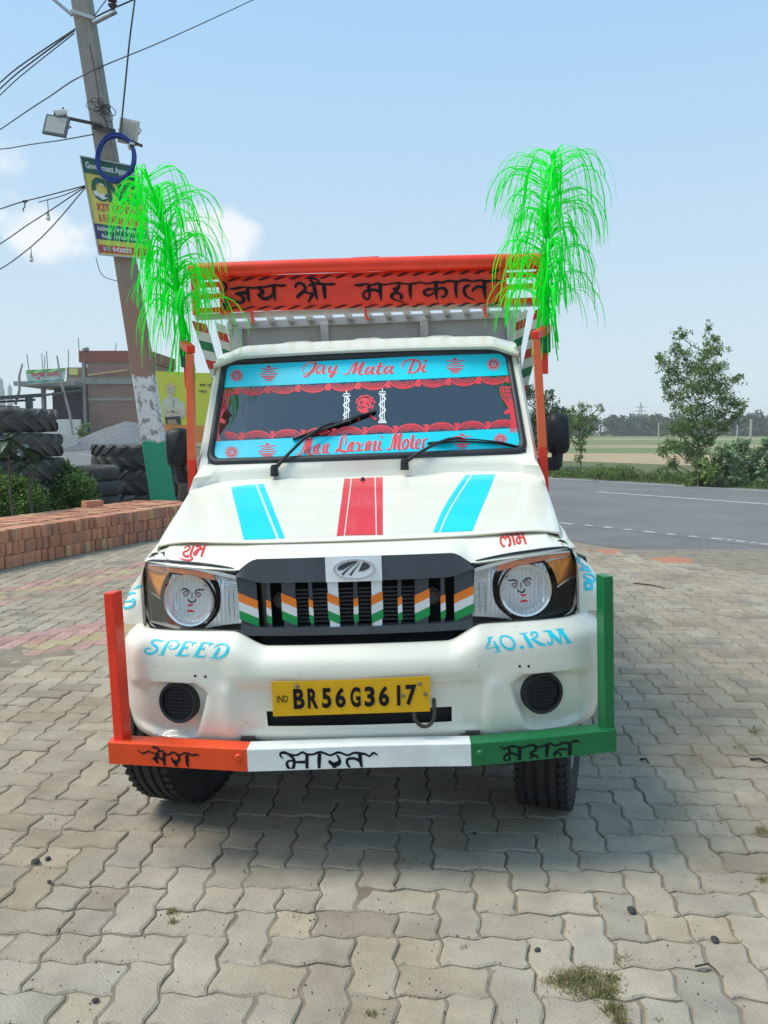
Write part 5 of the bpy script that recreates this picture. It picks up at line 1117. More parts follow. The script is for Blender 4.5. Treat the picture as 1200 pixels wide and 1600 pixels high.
Lb=(BB-BA).length; lx0=-.55; cols=int((Lb+1.15-lx0)/BW)
nbr=0
for c in range(cols):
    x=lx0+(c+.5)*BW; wob=.012*math.sin(c*.7)
    for r in range(3):
        for dp in range(4):
            if dp and r<2: continue
            if r==2 and dp==0 and -.05<x<.26: continue
            if r==1 and dp==0 and -.26<x<.10: continue
            jx=rq.uniform(-.003,.003)+ (BW*.35 if r==1 else 0); 
            addbrick(x+jx,BLn*(dp+.5)+rq.uniform(-.022,.012)+wob,r*BH+rq.uniform(0,.004)+(rq.uniform(0,.012) if dp else 0)); nbr+=1
# the odd ones at the near end
fm=lambda i:BMesh[i]
o=addbrick(-.04,BW/2+.0,BH,R(90),fm(0)); o['label']='brick laid lengthways with moulded letters'
m=MB(); text_on(m,'DVAR',lambda x,y:V(x,y,0),-.11,.05,.035,.10,.01); mm_=m.build('moulded_letters',BRK[1],bs,solid=0)
mm_.location=(-.01,-.0035,BH); mm_.rotation_euler=(R(90),0,0)
addbrick(.0,.05,2*BH,R(80),fm(5)); addbrick(.14,.10,2*BH,R(60),fm(6)); addbrick(.23,.13,2*BH,R(4),fm(8))
addbrick(Lb-.1,.88,3*BH+.050,R(70),fm(4),0).rotation_euler=(0,R(90),R(70))

# ------------------------------------------------------------------ hedge, broad-leaved plant, tyres
plant('hedge_bush','rounded clipped green bush behind the near end of the bricks','bush',10.9,[(-25,775,34),(0,765,26),(25,775,30),(45,790,26),(12,790,28),(-10,800,25),(40,765,18),(22,758,14)],.05,LEAFH,5.5,None,'clipped bushes behind the bricks',seed=41,jd=.2,asp=.5,spread=.62)
plant('hedge_bush','rounded clipped green bush in front of the chevron-treaded tyres','bush',12.0,[(75,765,26),(100,770,30),(120,760,24),(130,775,20),(85,790,26),(115,790,26),(60,775,18),(115,740,13),(103,728,8),(95,750,14),(140,785,14)],.05,LEAFH,5.5,None,'clipped bushes behind the bricks',seed=42,jd=.2,asp=.5,spread=.62)
def rosette(px,py,D,n,lab,seed):
    rq=random.Random(seed); c=W(px,py,D); e=thing('broad_leaf_plant',lab,'plant',(c.x,D,0),0,'broad-leaved plants by the tyres'); h=c.z
    m=MB(); m.tube([V(.05,0,0),V(0,0,h*.5),V(0,0,h)],[.02,.016,.01],6); m.build('stem',BARK,e)
    for k in range(n):
        a=2*PI*k/n*1.618*2+rq.random(); L=rq.uniform(.24,.36); el=rq.uniform(-.5,.75); m=MB(); rows=[]; z=h-.05*rq.random()-(.18 if k%3==0 else 0)
        for i in range(8):
            s=i/7; r=L*s; w=.055*math.sin(PI*min(1,s*.93+.06))**.8; p=V(math.cos(a)*r*math.cos(el*(1-s)),math.sin(a)*r*math.cos(el*(1-s)),z+L*(math.sin(el)*s-.55*s*s)); sd=V(-math.sin(a),math.cos(a),0)
            rows.append([p+sd*w+V(0,0,.012),p,p-sd*w+V(0,0,.012)])
        m.grid(rows); m.build('leaf',mat('broad_leaf',(.035,.065,.03),.35,trans=.15,var=.3,vscale=5,coat=.2),e,smooth=70)
rosette(12,683,10.3,13,'dark broad-leaved plant in front of the tall tyre pile, nearest the picture edge',51); rosette(44,700,10.6,12,'dark broad-leaved plant drooping against the side of the tall tyre pile',52)
TYm=None
def tractor_tyre(loc,Ro,h,lab,grp,tilt=(0,0),seed=0):
    e=thing('tractor_tyre',lab,'tyre',loc,seed*.7,grp); e.rotation_euler=(tilt[0],tilt[1],seed*.7)
    m=MB(); hh=h/2; m.lathe([(Ro*.52,h*.28),(Ro*.56,h*.12),(Ro*.72,h*.02),(Ro*.88,h*.05),(Ro*.955,h*.18),(Ro*.965,h*.5),(Ro*.955,h*.82),(Ro*.88,h*.95),(Ro*.72,h*.98),(Ro*.56,h*.88),(Ro*.52,h*.72),(Ro*.52,h*.28)],(0,0,0),None,44); m.build('tyre_carcass',OTY,e,smooth=50)
    m=MB(); n=20
    for k in range(n):
        for s in(0,1):
            t=2*PI*(k+.5*s)/n; rows=[]
            for q in range(5):
                u=q/4; tt=t+u*.30; z=h*(.5+(.46*(u) if s else -.46*u)); r=Ro*(1.0 if .0<u<.8 else .965); 
                rows.append((tt,z,r))
            for (a,b) in zip(rows,rows[1:]):
                dt=.055
                P8=[V(math.cos(a[0]-dt)*a[2],math.sin(a[0]-dt)*a[2],a[1]),V(math.cos(a[0]+dt)*a[2],math.sin(a[0]+dt)*a[2],a[1]),V(math.cos(b[0]+dt)*b[2],math.sin(b[0]+dt)*b[2],b[1]),V(math.cos(b[0]-dt)*b[2],math.sin(b[0]-dt)*b[2],b[1])]
                In=[V(p.x*.94,p.y*.94,p.z) for p in P8]; m.add(P8+In,[(0,1,2,3),(0,4,5,1),(1,5,6,2),(2,6,7,3),(3,7,4,0)])
    m.build('tread_lugs',OTY,e)
def pile(px,D,Ro,h,n,fmt,grp,seed,dx=None):
    c=W(px,675,D); names=['bottom','second','third','fourth','fifth','topmost']
    for k in range(n):
        rq=random.Random(seed+k); off=(dx[k] if dx else rq.uniform(-.03,.03)); nm='topmost' if k==n-1 else ['bottom','second from the ground','third from the ground','fourth from the ground','fifth'][k]
        tractor_tyre((c.x+off,D+rq.uniform(-.03,.03),k*h-.02),Ro*rq.uniform(.97,1.02),h*1.0,fmt%nm,grp,(0,0),seed+k)
pile(0,12.0,.80,.362,5,'worn tractor tyre in the tall pile behind the broad-leaved plants, %s','tyres in the tall pile',60,[.12,.06,.10,.08,.0])
pile(-45,14.0,.80,.385,5,'worn tractor tyre in the pile behind the tall pile, %s','tyres in the rear pile',70)
pile(214,14.4,.78,.42,3,'tractor tyre with chevron tread behind the green and white pole, %s','tyres in the pile behind the pole',80,[-.02,.06,.0])
for k in range(4):
    c=W(150,675,12.9); m=MB(); Ro,h=.36,.235; m.lathe([(Ro*.6,h*.2),(Ro*.62,h*.05),(Ro*.8,0),(Ro*.95,h*.12),(Ro,h*.3),(Ro,h*.7),(Ro*.95,h*.88),(Ro*.8,h),(Ro*.62,h*.95),(Ro*.6,h*.8),(Ro*.6,h*.2)],(0,0,0),None,32); o=m.build('car_tyre',OTY,smooth=50); o.location=(c.x+(-1)**k*.02,12.9,k*h*.99-.02); tag(o,'smooth dark car tyre beside the chevron pile, '+['bottom one','second up','third up','top of its pile'][k],'tyre','car tyres in a pile')

# ------------------------------------------------------------------ utility pole and what hangs on it
PD=13.0
def PP(px,py,d=0): return W(px,py,PD+d)
pb=PP(264,843); pb=V(pb.x,PD,-.05)
def pole_fn(m,n,l,b,t,cur):
    sp=n.new('ShaderNodeSeparateXYZ'); l.new(t.outputs['Object'],sp.inputs[0])
    no=n.new('ShaderNodeTexNoise'); no.inputs['Scale'].default_value=5; no.inputs['Detail'].default_value=7; l.new(t.outputs['Object'],no.inputs[0])
    z=n.new('ShaderNodeMath'); z.operation='MULTIPLY_ADD'; z.inputs[1].default_value=.22; l.new(no.outputs[0],z.inputs[0]); l.new(sp.outputs['Z'],z.inputs[2])
    def above(v,w=.02):
        r=n.new('ShaderNodeMapRange'); r.inputs[1].default_value=v-w; r.inputs[2].default_value=v+w; l.new(z.outputs[0],r.inputs[0]); return r.outputs[0]
    pe=n.new('ShaderNodeTexNoise'); pe.inputs['Scale'].default_value=9; pe.inputs['Detail'].default_value=9; pe.inputs['Roughness'].default_value=.65; l.new(t.outputs['Object'],pe.inputs[0])
    rp=n.new('ShaderNodeMapRange'); rp.inputs[1].default_value=.535; rp.inputs[2].default_value=.56; l.new(pe.outputs[0],rp.inputs[0])
    def mixc(f,a,bb):
        x=n.new('ShaderNodeMixRGB'); 
        if hasattr(f,'is_linked') or hasattr(f,'links'): l.new(f,x.inputs[0])
        for k,v in((1,a),(2,bb)):
            if isinstance(v,tuple): x.inputs[k].default_value=(*v,1)
            else: l.new(v,x.inputs[k])
        return x.outputs[0]
    white=mixc(rp.outputs[0],(.66,.66,.64),(.30,.27,.25))
    a=mixc(above(1.46),(.025,.30,.17),white); a2=mixc(above(2.50,.015),a,(.30,.185,.13)); a3=mixc(above(4.05,.45),a2,cur); l.new(a3,b.inputs['Base Color'])
POL=mat('pole_concrete',(.30,.285,.255),.85,two=(.23,.215,.19),vscale=6,bump=.008,bscale=30,detail=8,fn=pole_fn)
e=thing('utility_pole','leaning concrete utility pole painted green and white at its foot','pole',tuple(pb)); m=MB()
cent=[(264,845,43),(255,780,42),(236,660,40),(223,575,38),(195,400,36),(160,200,34),(128,0,33),(112,-95,32)]
rows=[]
for px,py,wpx in cent:
    c=PP(px,py)-pb; w=wpx*.84/F_PX*PD/2; dpt=.10; M=Matrix.Rotation(R(-8),3,'Z'); ch=.02
    loop=[V(-w+ch,-dpt,0),V(w-ch,-dpt,0),V(w,-dpt+ch,0),V(w,dpt-ch,0),V(w-ch,dpt,0),V(-w+ch,dpt,0),V(-w,dpt-ch,0),V(-w,-dpt+ch,0)]
    rows.append([c+M@q for q in loop+loop[:1]])
m.grid(rows,flip=True); m.build('pole_shaft',POL,e,smooth=30)
GAL=mat('galvanised_steel',(.42,.43,.44),.45,.6,var=.15)
m=MB(); a=PP(115,22,-.16)-pb; m.bar(PP(113,24,-.14)-pb,PP(78,-6,-.2)-pb,.06,.035); m.bar(PP(146,36,-.14)-pb,PP(182,18,-.2)-pb,.07,.035); m.bar(PP(110,17,-.15)-pb,PP(147,29,-.15)-pb,.03,.05); m.build('crossarm',GAL,e,bevel=.004)
m=MB(); c=PP(176,6,-.2)-pb; m.lathe([(.0001,.10),(.05,.09),(.07,.04),(.045,.02),(.07,-.02),(.05,-.05),(.03,-.07),(.012,-.16)],c,None,14); m.build('insulator',mat('brown_porcelain',(.03,.02,.025),.2,coat=.5),e,smooth=50)
m=MB(); m.bar(PP(160,196,-.18)-pb,PP(84,180,-.3)-pb,.035,.04); m.bar(PP(150,200,-.17)-pb,PP(222,228,-.3)-pb,.035,.04); m.bar(PP(146,198,-.16)-pb,PP(180,206,-.16)-pb,.03,.07); m.build('lamp_bracket',RST,e)
WIRE=mat('cable_black',(.025,.025,.03),.6)
def wire(pts,r,lab,m_=WIRE,name='wire',cat='wire'):
    m=MB(); P3=[W(*p) for p in pts]; P3=([P3[0]+(P3[0]-P3[1])*3+V(0,0,.6)]+P3) if pts[0][0]<0 else P3; m.tube(catmull([tuple(p) for p in P3],6) if len(P3)>2 else P3,r,5,cap=False); o0=P3[0]; m.v=[p-o0 for p in m.v]; o=m.build(name,m_,smooth=60); o.location=o0; return tag(o,lab,cat)
wire([(-60,172,16.55),(30,104,14.18),(118,45,13.00)],0.0120,'upper overhead wire running from the pole top to the picture edge')
wire([(-60,184,16.55),(30,112,14.18),(116,48,13.00)],0.0120,'middle overhead wire of three below the pole top')
wire([(-60,196,16.55),(32,119,14.18),(116,52,13.00)],0.0090,'lowest of three overhead wires below the pole top')
wire([(-80,248,18.91),(60,162,14.18),(133,116,12.65),(260,62,15.36),(395,0,18.91),(520,-60,23.64)],0.0100,'long overhead wire crossing in front of the pole and over the truck')
wire([(143,30,13.00),(175,14,13.59),(240,-14,14.18)],0.0140,'short thick wire leaving the insulator arm')
wire([(148,24,13.00),(166,0,14.18),(190,-30,15.36)],0.0100,'thin wire rising beside the insulator')
wire([(212,-10,13.00),(203,60,12.76),(196,130,12.70),(188,212,12.65)],0.0140,'black drop cable hanging down to the lamp bracket')
wire([(-60,234,16.55),(60,224,14.18),(146,210,12.76)],0.0100,'nearly level wire reaching the pole at the lamps')
wire([(-60,335,14.18),(40,314,13.35),(133,290,12.76)],0.0100,'string wire reaching the sign with an empty hook on it')
wire([(-60,412,14.18),(50,347,13.35),(133,292,12.76)],0.0090,'sloping wire running from the sign past the upper bulb')
wire([(-60,450,14.18),(48,386,13.35),(133,294,12.76)],0.0090,'steepest wire running from the sign to the lower bulb')
wire([(60,316,13.24),(75,312,13.24),(100,305,13.00),(133,291,12.76)],0.0080,'short wire carrying the upper bulb')
wire([(150,403,13.00),(160,430,13.35),(186,440,13.59)],0.0060,'thin loose wire under the sign')
for px,py0,py1,lab in((75.5,313,345,'white bulb hanging on the upper wire'),(49,386,410,'white bulb hanging on the lower wire')):
    a=W(px,py0,13.2); b=W(px,py1,13.2); e=thing('hanging_bulb',lab,'bulb',tuple(b)); L=a.z-b.z
    m=MB(); m.tube([V(0,0,.12),V(.004,0,L*.6),V(0,0,L)],.006,5); m.build('bulb_cord',WIRE,e); m=MB(); m.lathe([(.0001,.0),(.022,.006),(.034,.028),(.034,.045),(.026,.062)],(0,0,0),None,14); m.build('bulb_globe',mat('bulb_white',(.8,.8,.78),.3),e,smooth=60)
    m=MB(); m.lathe([(.026,.062),(.024,.085),(.017,.11),(.012,.135),(.0001,.14)],(0,0,0),None,12); m.build('bulb_socket',mat('bulb_base',(.45,.44,.40),.5),e,smooth=50)
m=MB(); q=W(40,316,13.3); m.tube([V(0,0,0),V(-.02,0,-.04),V(-.01,0,-.07),V(-.045,0,-.10),V(-.04,0,-.14)],.010,5); m.bar(V(-.05,0,.01),V(.03,0,.02),.02,.03); o=m.build('wire_clamp',WIRE); o.location=q; tag(o,'black clamp and hook dangling from the string wire','hook')
# floodlights, cameras
def flood(c,M,wd,ht,lab,back):
    wd*=1.18; ht*=1.18; e=thing('floodlight',lab,'floodlight',tuple(c),0,'floodlights on the pole'); m=MB(); m.box((0,0,0),(wd,.05,ht),M)
    m.build('lamp_body',mat('lamp_grey',(.10,.12,.15),.4) if not back else mat('lamp_pale',(.62,.61,.56),.5),e,bevel=.006)
    if not back:
        m=MB(); m.box(M@V(0,-.028,0),(wd*.82,.006,ht*.80),M); m.build('lamp_glass',mat('lamp_front',(.42,.43,.36),.15,coat=.8,var=.15,vscale=20),e)
    m=MB()
    for k in range(8): m.box(M@V(-wd*.42+k*wd*.12,.035 if not back else -.035,0),(.006,.03,ht*.86),M)
    m.build('cooling_fins',mat('lamp_pale',(.62,.61,.56),.5),e)
    m=MB(); m.tube([M@V(-wd/2-.01,0,0),M@V(-wd/2-.01,.07,ht*.2),M@V(0,.12,ht*.5),M@V(wd/2+.01,.07,ht*.2),M@V(wd/2+.01,0,0)],.008,5); m.build('lamp_yoke',RST,e)
flood(PP(88,197,-.34),Matrix.Rotation(R(10),3,'Y')@Matrix.Rotation(R(-12),3,'X'),.30,.26,'grey floodlight with pale glass on the outer bracket arm',False)
flood(PP(201,206,-.25),Matrix.Rotation(R(12),3,'Y')@Matrix.Rotation(R(8),3,'X'),.25,.30,'white finned back of a floodlight beside the blue cable coil',True)
def cctv(c,d,lab,L=.17):
    e=thing('security_camera',lab,'camera',tuple(c)); d=V(*d).normalized(); m=MB(); m.tube([-d*L/2,d*L/2],.042,14); m.tube([-d*L*.5+V(0,0,.035),d*L*.62+V(0,0,.035)],.038,10,flat=.5); m.build('camera_body',mat('camera_white',(.70,.70,.68),.35),e,smooth=40)
    m=MB(); m.tube([d*L*.5,d*L*.53],.036,14); m.build('camera_lens',BLK,e); m=MB(); m.tube([V(0,0,.02),V(.03,.03,.09)],.014,6); m.build('camera_mount',RST,e)
cctv(PP(95,177,-.3),(-1,-.5,-.25),'white box camera mounted above the outer floodlight'); cctv(PP(205,229,-.32),(.55,-1,-.15),'small white dome-fronted camera under the finned floodlight',.12)
m=MB(); rq=random.Random(77); c=PP(181,247,-.34)
for k in range(14):
    rx,rz_=.275+rq.uniform(-.025,.025),.33+rq.uniform(-.03,.03); ox,oz,oy=rq.uniform(-.008,.008),rq.uniform(-.012,.012),rq.uniform(-.03,.03); tl_=R(12)
    pts=[]
    for i in range(41):
        t=2*PI*i/40; x,z=rx*math.cos(t)+ox,rz_*math.sin(t)+oz; pts.append(V(x*math.cos(tl_)+z*math.sin(tl_),oy+.01*math.sin(3*t+k),-x*math.sin(tl_)+z*math.cos(tl_)))
    m.tube(pts,.0105,5,cap=False)
o=m.build('cable_coil',mat('blue_cable',(.012,.045,.28),.4,var=.2),smooth=60); o.location=c; tag(o,'coil of bright blue cable hung on the pole over the sign','cable coil')
m=MB(); c=PP(160,168,-.17)
for k in range(11):
    a=R(rq.uniform(0,360)); L=rq.uniform(.12,.27); w=L*.28; ax=V(math.cos(a),0,math.sin(a)); sx_=V(-ax.z,0,ax.x); pts=[ax*L*(1-math.cos(t))*.5+sx_*w*math.sin(t)+V(0,-.03*math.sin(t/2),0) for t in[2*PI*i/16 for i in range(17)]]; m.tube(pts,.006,4,cap=False)
m.tube([V(-.03,0,0),V(-.09,0,.5),V(-.16,0,.9)],.007,4); m.tube([V(0,0,0),V(.05,0,-.25),V(.12,0,-.35)],.008,4)
o=m.build('wire_tangle',WIRE); o.location=c; tag(o,'tangle of thin black wire bunched against the pole','wire tangle')
# signboard
SC=[(128,246),(212.5,259.5),(238,404),(157,399)]
def sg(u,v,o=0):
    a=lerp(SC[0][0],SC[1][0],u),lerp(SC[0][1],SC[1][1],u); b=lerp(SC[3][0],SC[2][0],u),lerp(SC[3][1],SC[2][1],u); p=W(lerp(a[0],b[0],v),lerp(a[1],b[1],v),PD-.20); p.y+=.10*(u-.5)-o; return p
s0=sg(.5,.5)
e=thing('signboard','tall CNG kit fitting signboard fixed to the leaning pole','sign',tuple(s0)); sub=lambda mb:setattr(mb,'v',[p-s0 for p in mb.v])
def spart(name,m_,f,**k):
    mb=MB(); f(mb); sub(mb); return mb.build(name,m_,e,**k)
SGG=mat('sign_green',(.015,.12,.075),.5,var=.08); SGY=mat('sign_yellow',(.66,.58,.12),.5,var=.08,vscale=8); SGN=mat('sign_navy',(.045,.05,.13),.5); SGR=mat('sign_red',(.52,.07,.05),.5); SGW=mat('sign_white',(.72,.74,.72),.5)
def rect(mb,u0,v0,u1,v1,o,n=4): mb.grid([[sg(lerp(u0,u1,i/n),lerp(v0,v1,j/n),o) for j in range(n+1)] for i in range(n+1)])
spart('board',SGY,lambda b:rect(b,0,0,1,1,0),solid=-.02)
spart('header_band',SGG,lambda b:rect(b,0,0,1,.165,.003)); spart('address_band',SGN,lambda b:rect(b,.0,.68,1,.84,.003)); spart('phone_band',SGR,lambda b:rect(b,.0,.895,1,.975,.003))
spart('board_frame',GAL,lambda b:[b.bar(sg(*p,.012),sg(*q,.012),.02,.02) for p,q in(((0,0),(0,1)),((0,1),(1,1)),((1,1),(1,0)),((1,0),(0,0)))])
def tx(s,u0,u1,v0,v1,m_,bold=.02,sp=1): spart('sign_lettering',m_,lambda b:text_on(b,s,lambda x,y:sg(x,y,.006),u0,u1,v1,v0,bold,0,sp))
tx('Government Approved',.06,.97,.045,.135,SGW,.03); tx('CNG',.09,.93,.19,.44,SGG,.05); tx('KIT FITTING',.13,.97,.46,.545,SGR,.03); tx('& REPAIRING CENTRE',.12,.97,.575,.655,SGR,.02)
tx('Address :-',.05,.38,.70,.75,SGW,.02); tx('Road,',.12,.30,.78,.83,SGW,.02); tx('943829',.27,.62,.91,.96,SGW,.03)
def dash(b):
    rq=random.Random(2)
    for v,u0 in((.725,.42),(.805,.34)):
        u=u0
        while u<.95:
            w=rq.uniform(.02,.05); rect(b,u,v-.018,u+w*.7,v+.014,.006,1); u+=w+.012
spart('worn_print',SGW,dash); spart('phone_icon',mat('icon_blue',(.25,.5,.65),.5),lambda b:rect(b,.10,.915,.15,.955,.006,1)); spart('phone_icon',mat('icon_green',(.1,.4,.2),.5),lambda b:rect(b,.185,.91,.24,.96,.006,1))
def torn(b):
    b.add([sg(u,v,.0075) for u,v in[(.10,.345),(.17,.33),(.22,.36),(.33,.35),(.30,.385),(.36,.40),(.25,.42),(.20,.395),(.13,.385)]],[tuple(range(9))])
    b.add([sg(u,v,.0075) for u,v in[(.25,.245),(.32,.255),(.33,.28),(.27,.27)]],[(0,1,2,3)])
spart('torn_patch',SGW,torn)

# ------------------------------------------------------------------ across the road on the left: building, shed, billboard, heap
BD=75.0
def bw(px,py,d=0): return W(px,py,BD+d)
bb=bw(133,675); bb=V(bb.x,BD,0)
def brick_fn(m,n,l,b,t,cur):
    br=n.new('ShaderNodeTexBrick'); br.inputs['Scale'].default_value=1; br.inputs['Brick Width'].default_value=.50; br.inputs['Row Height'].default_value=.17; br.inputs['Mortar Size'].default_value=.022
    br.inputs['Color1'].default_value=(.30,.14,.10,1); br.inputs['Color2'].default_value=(.24,.12,.09,1); br.inputs['Mortar'].default_value=(.33,.28,.24,1)
    mpp=n.new('ShaderNodeMapping'); mpp.inputs['Rotation'].default_value=(R(90),0,0); l.new(t.outputs['Object'],mpp.inputs[0]); l.new(mpp.outputs[0],br.inputs[0])
    mm=n.new('ShaderNodeMixRGB'); mm.inputs[0].default_value=.45; l.new(br.outputs[0],mm.inputs[1]); l.new(cur,mm.inputs[2]); l.new(mm.outputs[0],b.inputs['Base Color'])
BWA=mat('brick_wall',(.27,.145,.105),.9,two=(.22,.16,.13),vscale=.8,detail=8,fn=brick_fn); CON=mat('raw_concrete',(.30,.285,.26),.9,var=.15,vscale=1.5); WAW=mat('whitewash',(.66,.65,.58),.8,var=.06,vscale=1)
e=thing('brick_building','unfinished two-storey brick building with an open balcony and shuttered shop','building',tuple(bb))
def bp_(name,m_,x0,y0,x1,y1,d0,d1,bev=0):
    a=bw(x0,y0)-bb; c=bw(x1,y1)-bb; mb=MB(); mb.box(((a.x+c.x)/2,(d0+d1)/2,(a.z+c.z)/2),(abs(c.x-a.x),abs(d1-d0),abs(a.z-c.z))); return mb.build(name,m_,e,bevel=bev)
bp_('side_wall',BWA,136,566,236,702,0,9); bp_('parapet_wall',mat('fresh_brick',(.27,.09,.065),.9,var=.2,vscale=4),123,548,236,566.2,-.05,9)
bp_('pillar',CON,128,566,137.5,702,-.12,.4); bp_('floor_beam',CON,104,590,236,600,-.10,.3); bp_('lintel_band',CON,137,622,236,626,-.04,.3); bp_('rear_wall',BWA,64,566,128,700,6,6.4); bp_('parapet_wall',BWA,104,583,128,597,.0,.3)
bp_('balcony_slab',CON,38,598,130,604.5,-2.2,6); bp_('left_pillar',CON,65,604,73,690,-.2,.3); bp_('shop_shutter',mat('shutter_maroon',(.045,.025,.035),.6,var=.3),73,612,128,657,1.2,1.3); bp_('shop_recess',mat('dark_room',(.025,.022,.022),.9),66,604,128,690,2.6,2.8); bp_('low_wall',WAW,80,656,138.5,680,-2.0,-1.6,.05); bp_('low_wall',WAW,80,680,138,684,-2.0,-1.6)
rq=random.Random(5)
for (x0,y0,x1,y1,d) in((65,552,67,577,0),(70,556,70,576,0),(72.5,548,74.5,576,0),(107,547,107,575,0),(122.5,528,123.5,548,0),(42,553,45,578,-2),(182,536,180,549,3)):
    mb=MB(); mb.tube([bw(x0,y0,d)-bb,bw(x1,y1,d)-bb],.04,4); mb.build('rebar',STE,e)
mb=MB(); c=bw(134,546)-bb; mb.box(c,(.5,.4,.25),Matrix.Rotation(R(-15),3,'Y')); mb.build('rubble_block',CON,e)
mb=MB(); mb.bar(bw(138,586,-.15)-bb,bw(200,578,-.15)-bb,.1,.16); mb.build('timber_strip',mat('pale_timber',(.5,.36,.2),.8,var=.3),e)
# banner on the balcony
mb=MB(); Bq=[(40,578.5),(103,575),(100,597),(44,600.5)]
bn=lambda u,v,o=0:(lambda p:V(p.x,p.y-o,p.z))(W(lerp(lerp(Bq[0][0],Bq[1][0],u),lerp(Bq[3][0],Bq[2][0],u),v),lerp(lerp(Bq[0][1],Bq[1][1],u),lerp(Bq[3][1],Bq[2][1],u),v),BD-2.4))
b0=bn(.5,.5); e2=thing('shop_banner','printed banner with red lettering tied along the balcony','banner',tuple(b0))
def bpart(name,m_,f,**k): mb=MB(); f(mb); mb.v=[p-b0 for p in mb.v]; return mb.build(name,m_,e2,**k)
gr=lambda u0,v0,u1,v1,o:(lambda b:b.grid([[bn(lerp(u0,u1,i/8),lerp(v0,v1,j/3),o+.05*math.sin(i*2+j)) for j in range(4)] for i in range(9)]))
bpart('banner_cloth',mat('banner_pale',(.55,.66,.62),.7,var=.08),gr(0,0,1,1,0),solid=.02); bpart('banner_top_band',mat('banner_green',(.25,.50,.18),.7),gr(.02,0,.98,.26,.12)); bpart('banner_foot_band',mat('banner_teal',(.10,.35,.33),.7),gr(.0,.80,1,.92,.12))
bpart('banner_lettering',mat('banner_red',(.60,.07,.10),.7),lambda b:text_on(b,'वरुण ढाबा',lambda x,y:bn(x,y,.2),.15,.90,.70,.26,.03))
m=MB(); a=[bw(x,y,-.3) for x,y in((108,575),(121.5,576),(121.5,586),(108,585.5))]; o0=a[0]; m.prism([(p.x-o0.x,p.z-o0.z) for p in a],lambda x,z:V(x,0,z),lambda x,z:V(x,.05,z)); o=m.build('small_notice_board',mat('notice_yellow',(.60,.58,.18),.6)); o.location=o0; tag(o,'small yellow notice board at the end of the balcony','sign')
for p,q,D,lab in(((35,568),(24,632),62,'crooked bamboo pole rising behind the tall tyre pile'),((89,556),(115.5,692),66,'long leaning bamboo pole in front of the shop shutter')):
    a,b=W(*q,D),W(*p,D); m=MB(); m.tube([V(0,0,0),(b-a)*.35+V(.12,0,0),(b-a)*.7+V(-.08,0,0),b-a],[.11,.10,.09,.06],6); o=m.build('bamboo_pole',mat('bamboo',(.36,.31,.30),.7,var=.2),smooth=50); o.location=a; tag(o,lab,'pole')
# shed
sb=W(45,640,60); e=thing('open_shed','low dark open shed roof running up to the brick building','shed',(sb.x,60,0)); sb=V(sb.x,60,0); m=MB()
for k in range(2): m.bar(W(-60,626+k*6,60+k*2)-sb,W(66 if k==0 else 55,617.5+k*7,62+k)-sb,3.0 if k==0 else .2,.16)
m.bar(W(60,618.5,61.5)-sb,W(128,610,70)-sb,.25,.15); m.build('roof_sheet',mat('dark_tin',(.035,.045,.055),.5,.2,var=.2),e)
for px in(45,-12): m=MB(); t_=W(px,618,60.5)-sb; m.box((t_.x,.5,t_.z/2),(.42,.35,t_.z)); m.build('shed_post',mat('shed_post',(.04,.05,.055),.7),e)
m=MB(); m.box((-2.5,4,.6),(9,.2,1.2)); m.build('shed_back_wall',WAW,e)
for px,py,w,lab in((3,592,13,'faint tall chimney on the hazy skyline at the picture edge'),(18,603,8,'faint shorter chimney on the hazy skyline left of the building')):
    c=W(px,675,420); h=1.44+(675-py)/F_PX*420; m=MB(); r=w/2/F_PX*420; m.lathe([(r*1.1,0),(r,h*.8),(r*.8,h*.82),(r*.8,h*.95),(r*.3,h),(.01,h+1)],(0,0,0),None,12); o=m.build('chimney',mat('pale_far_masonry',(.42,.42,.42),.9),smooth=40); o.location=(c.x,420,0); tag(o,lab,'chimney')
# gravel heap
m=MB(); HD=66; hc=W(198,675,HD); rows=[]
for i in range(61):
    t=2*PI*i/60; row=[]
    for j in range(19):
        r=j/18; nz=noise.noise(V(math.cos(t)*2*r,math.sin(t)*2*r,3)); z=2.42*(1-r**1.15)**1.0*(1+.10*nz)-.1+.05*noise.noise(V(math.cos(t)*r*14,math.sin(t)*r*14,1))*(1-r); row.append(V(math.cos(t)*r*(5.7+.6*math.sin(2*t)),math.sin(t)*r*3.4,z))
    rows.append(row)
m.grid(rows); o=m.build('gravel_heap',mat('gravel_grey',(.30,.31,.32),.95,two=(.13,.14,.15),vscale=9,bump=.25,bscale=9,detail=9)); o.location=(hc.x,HD,0); tag(o,'grey heap of crushed stone across the road','gravel',kind='stuff')
plant('roadside_weed','tall thin weed growing against the white low wall','weed',70,[(129,668,6),(132,676,7),(134,684,6),(126,676,4)],.35,LEAF,1.4,None,seed=91,jd=.4)
plant('roadside_weed','bright green low weeds at the foot of the white wall','weed',69,[(98,690,5),(106,692,5),(91,693,4)],.3,LEAF,1.6,None,seed=92,jd=.4)
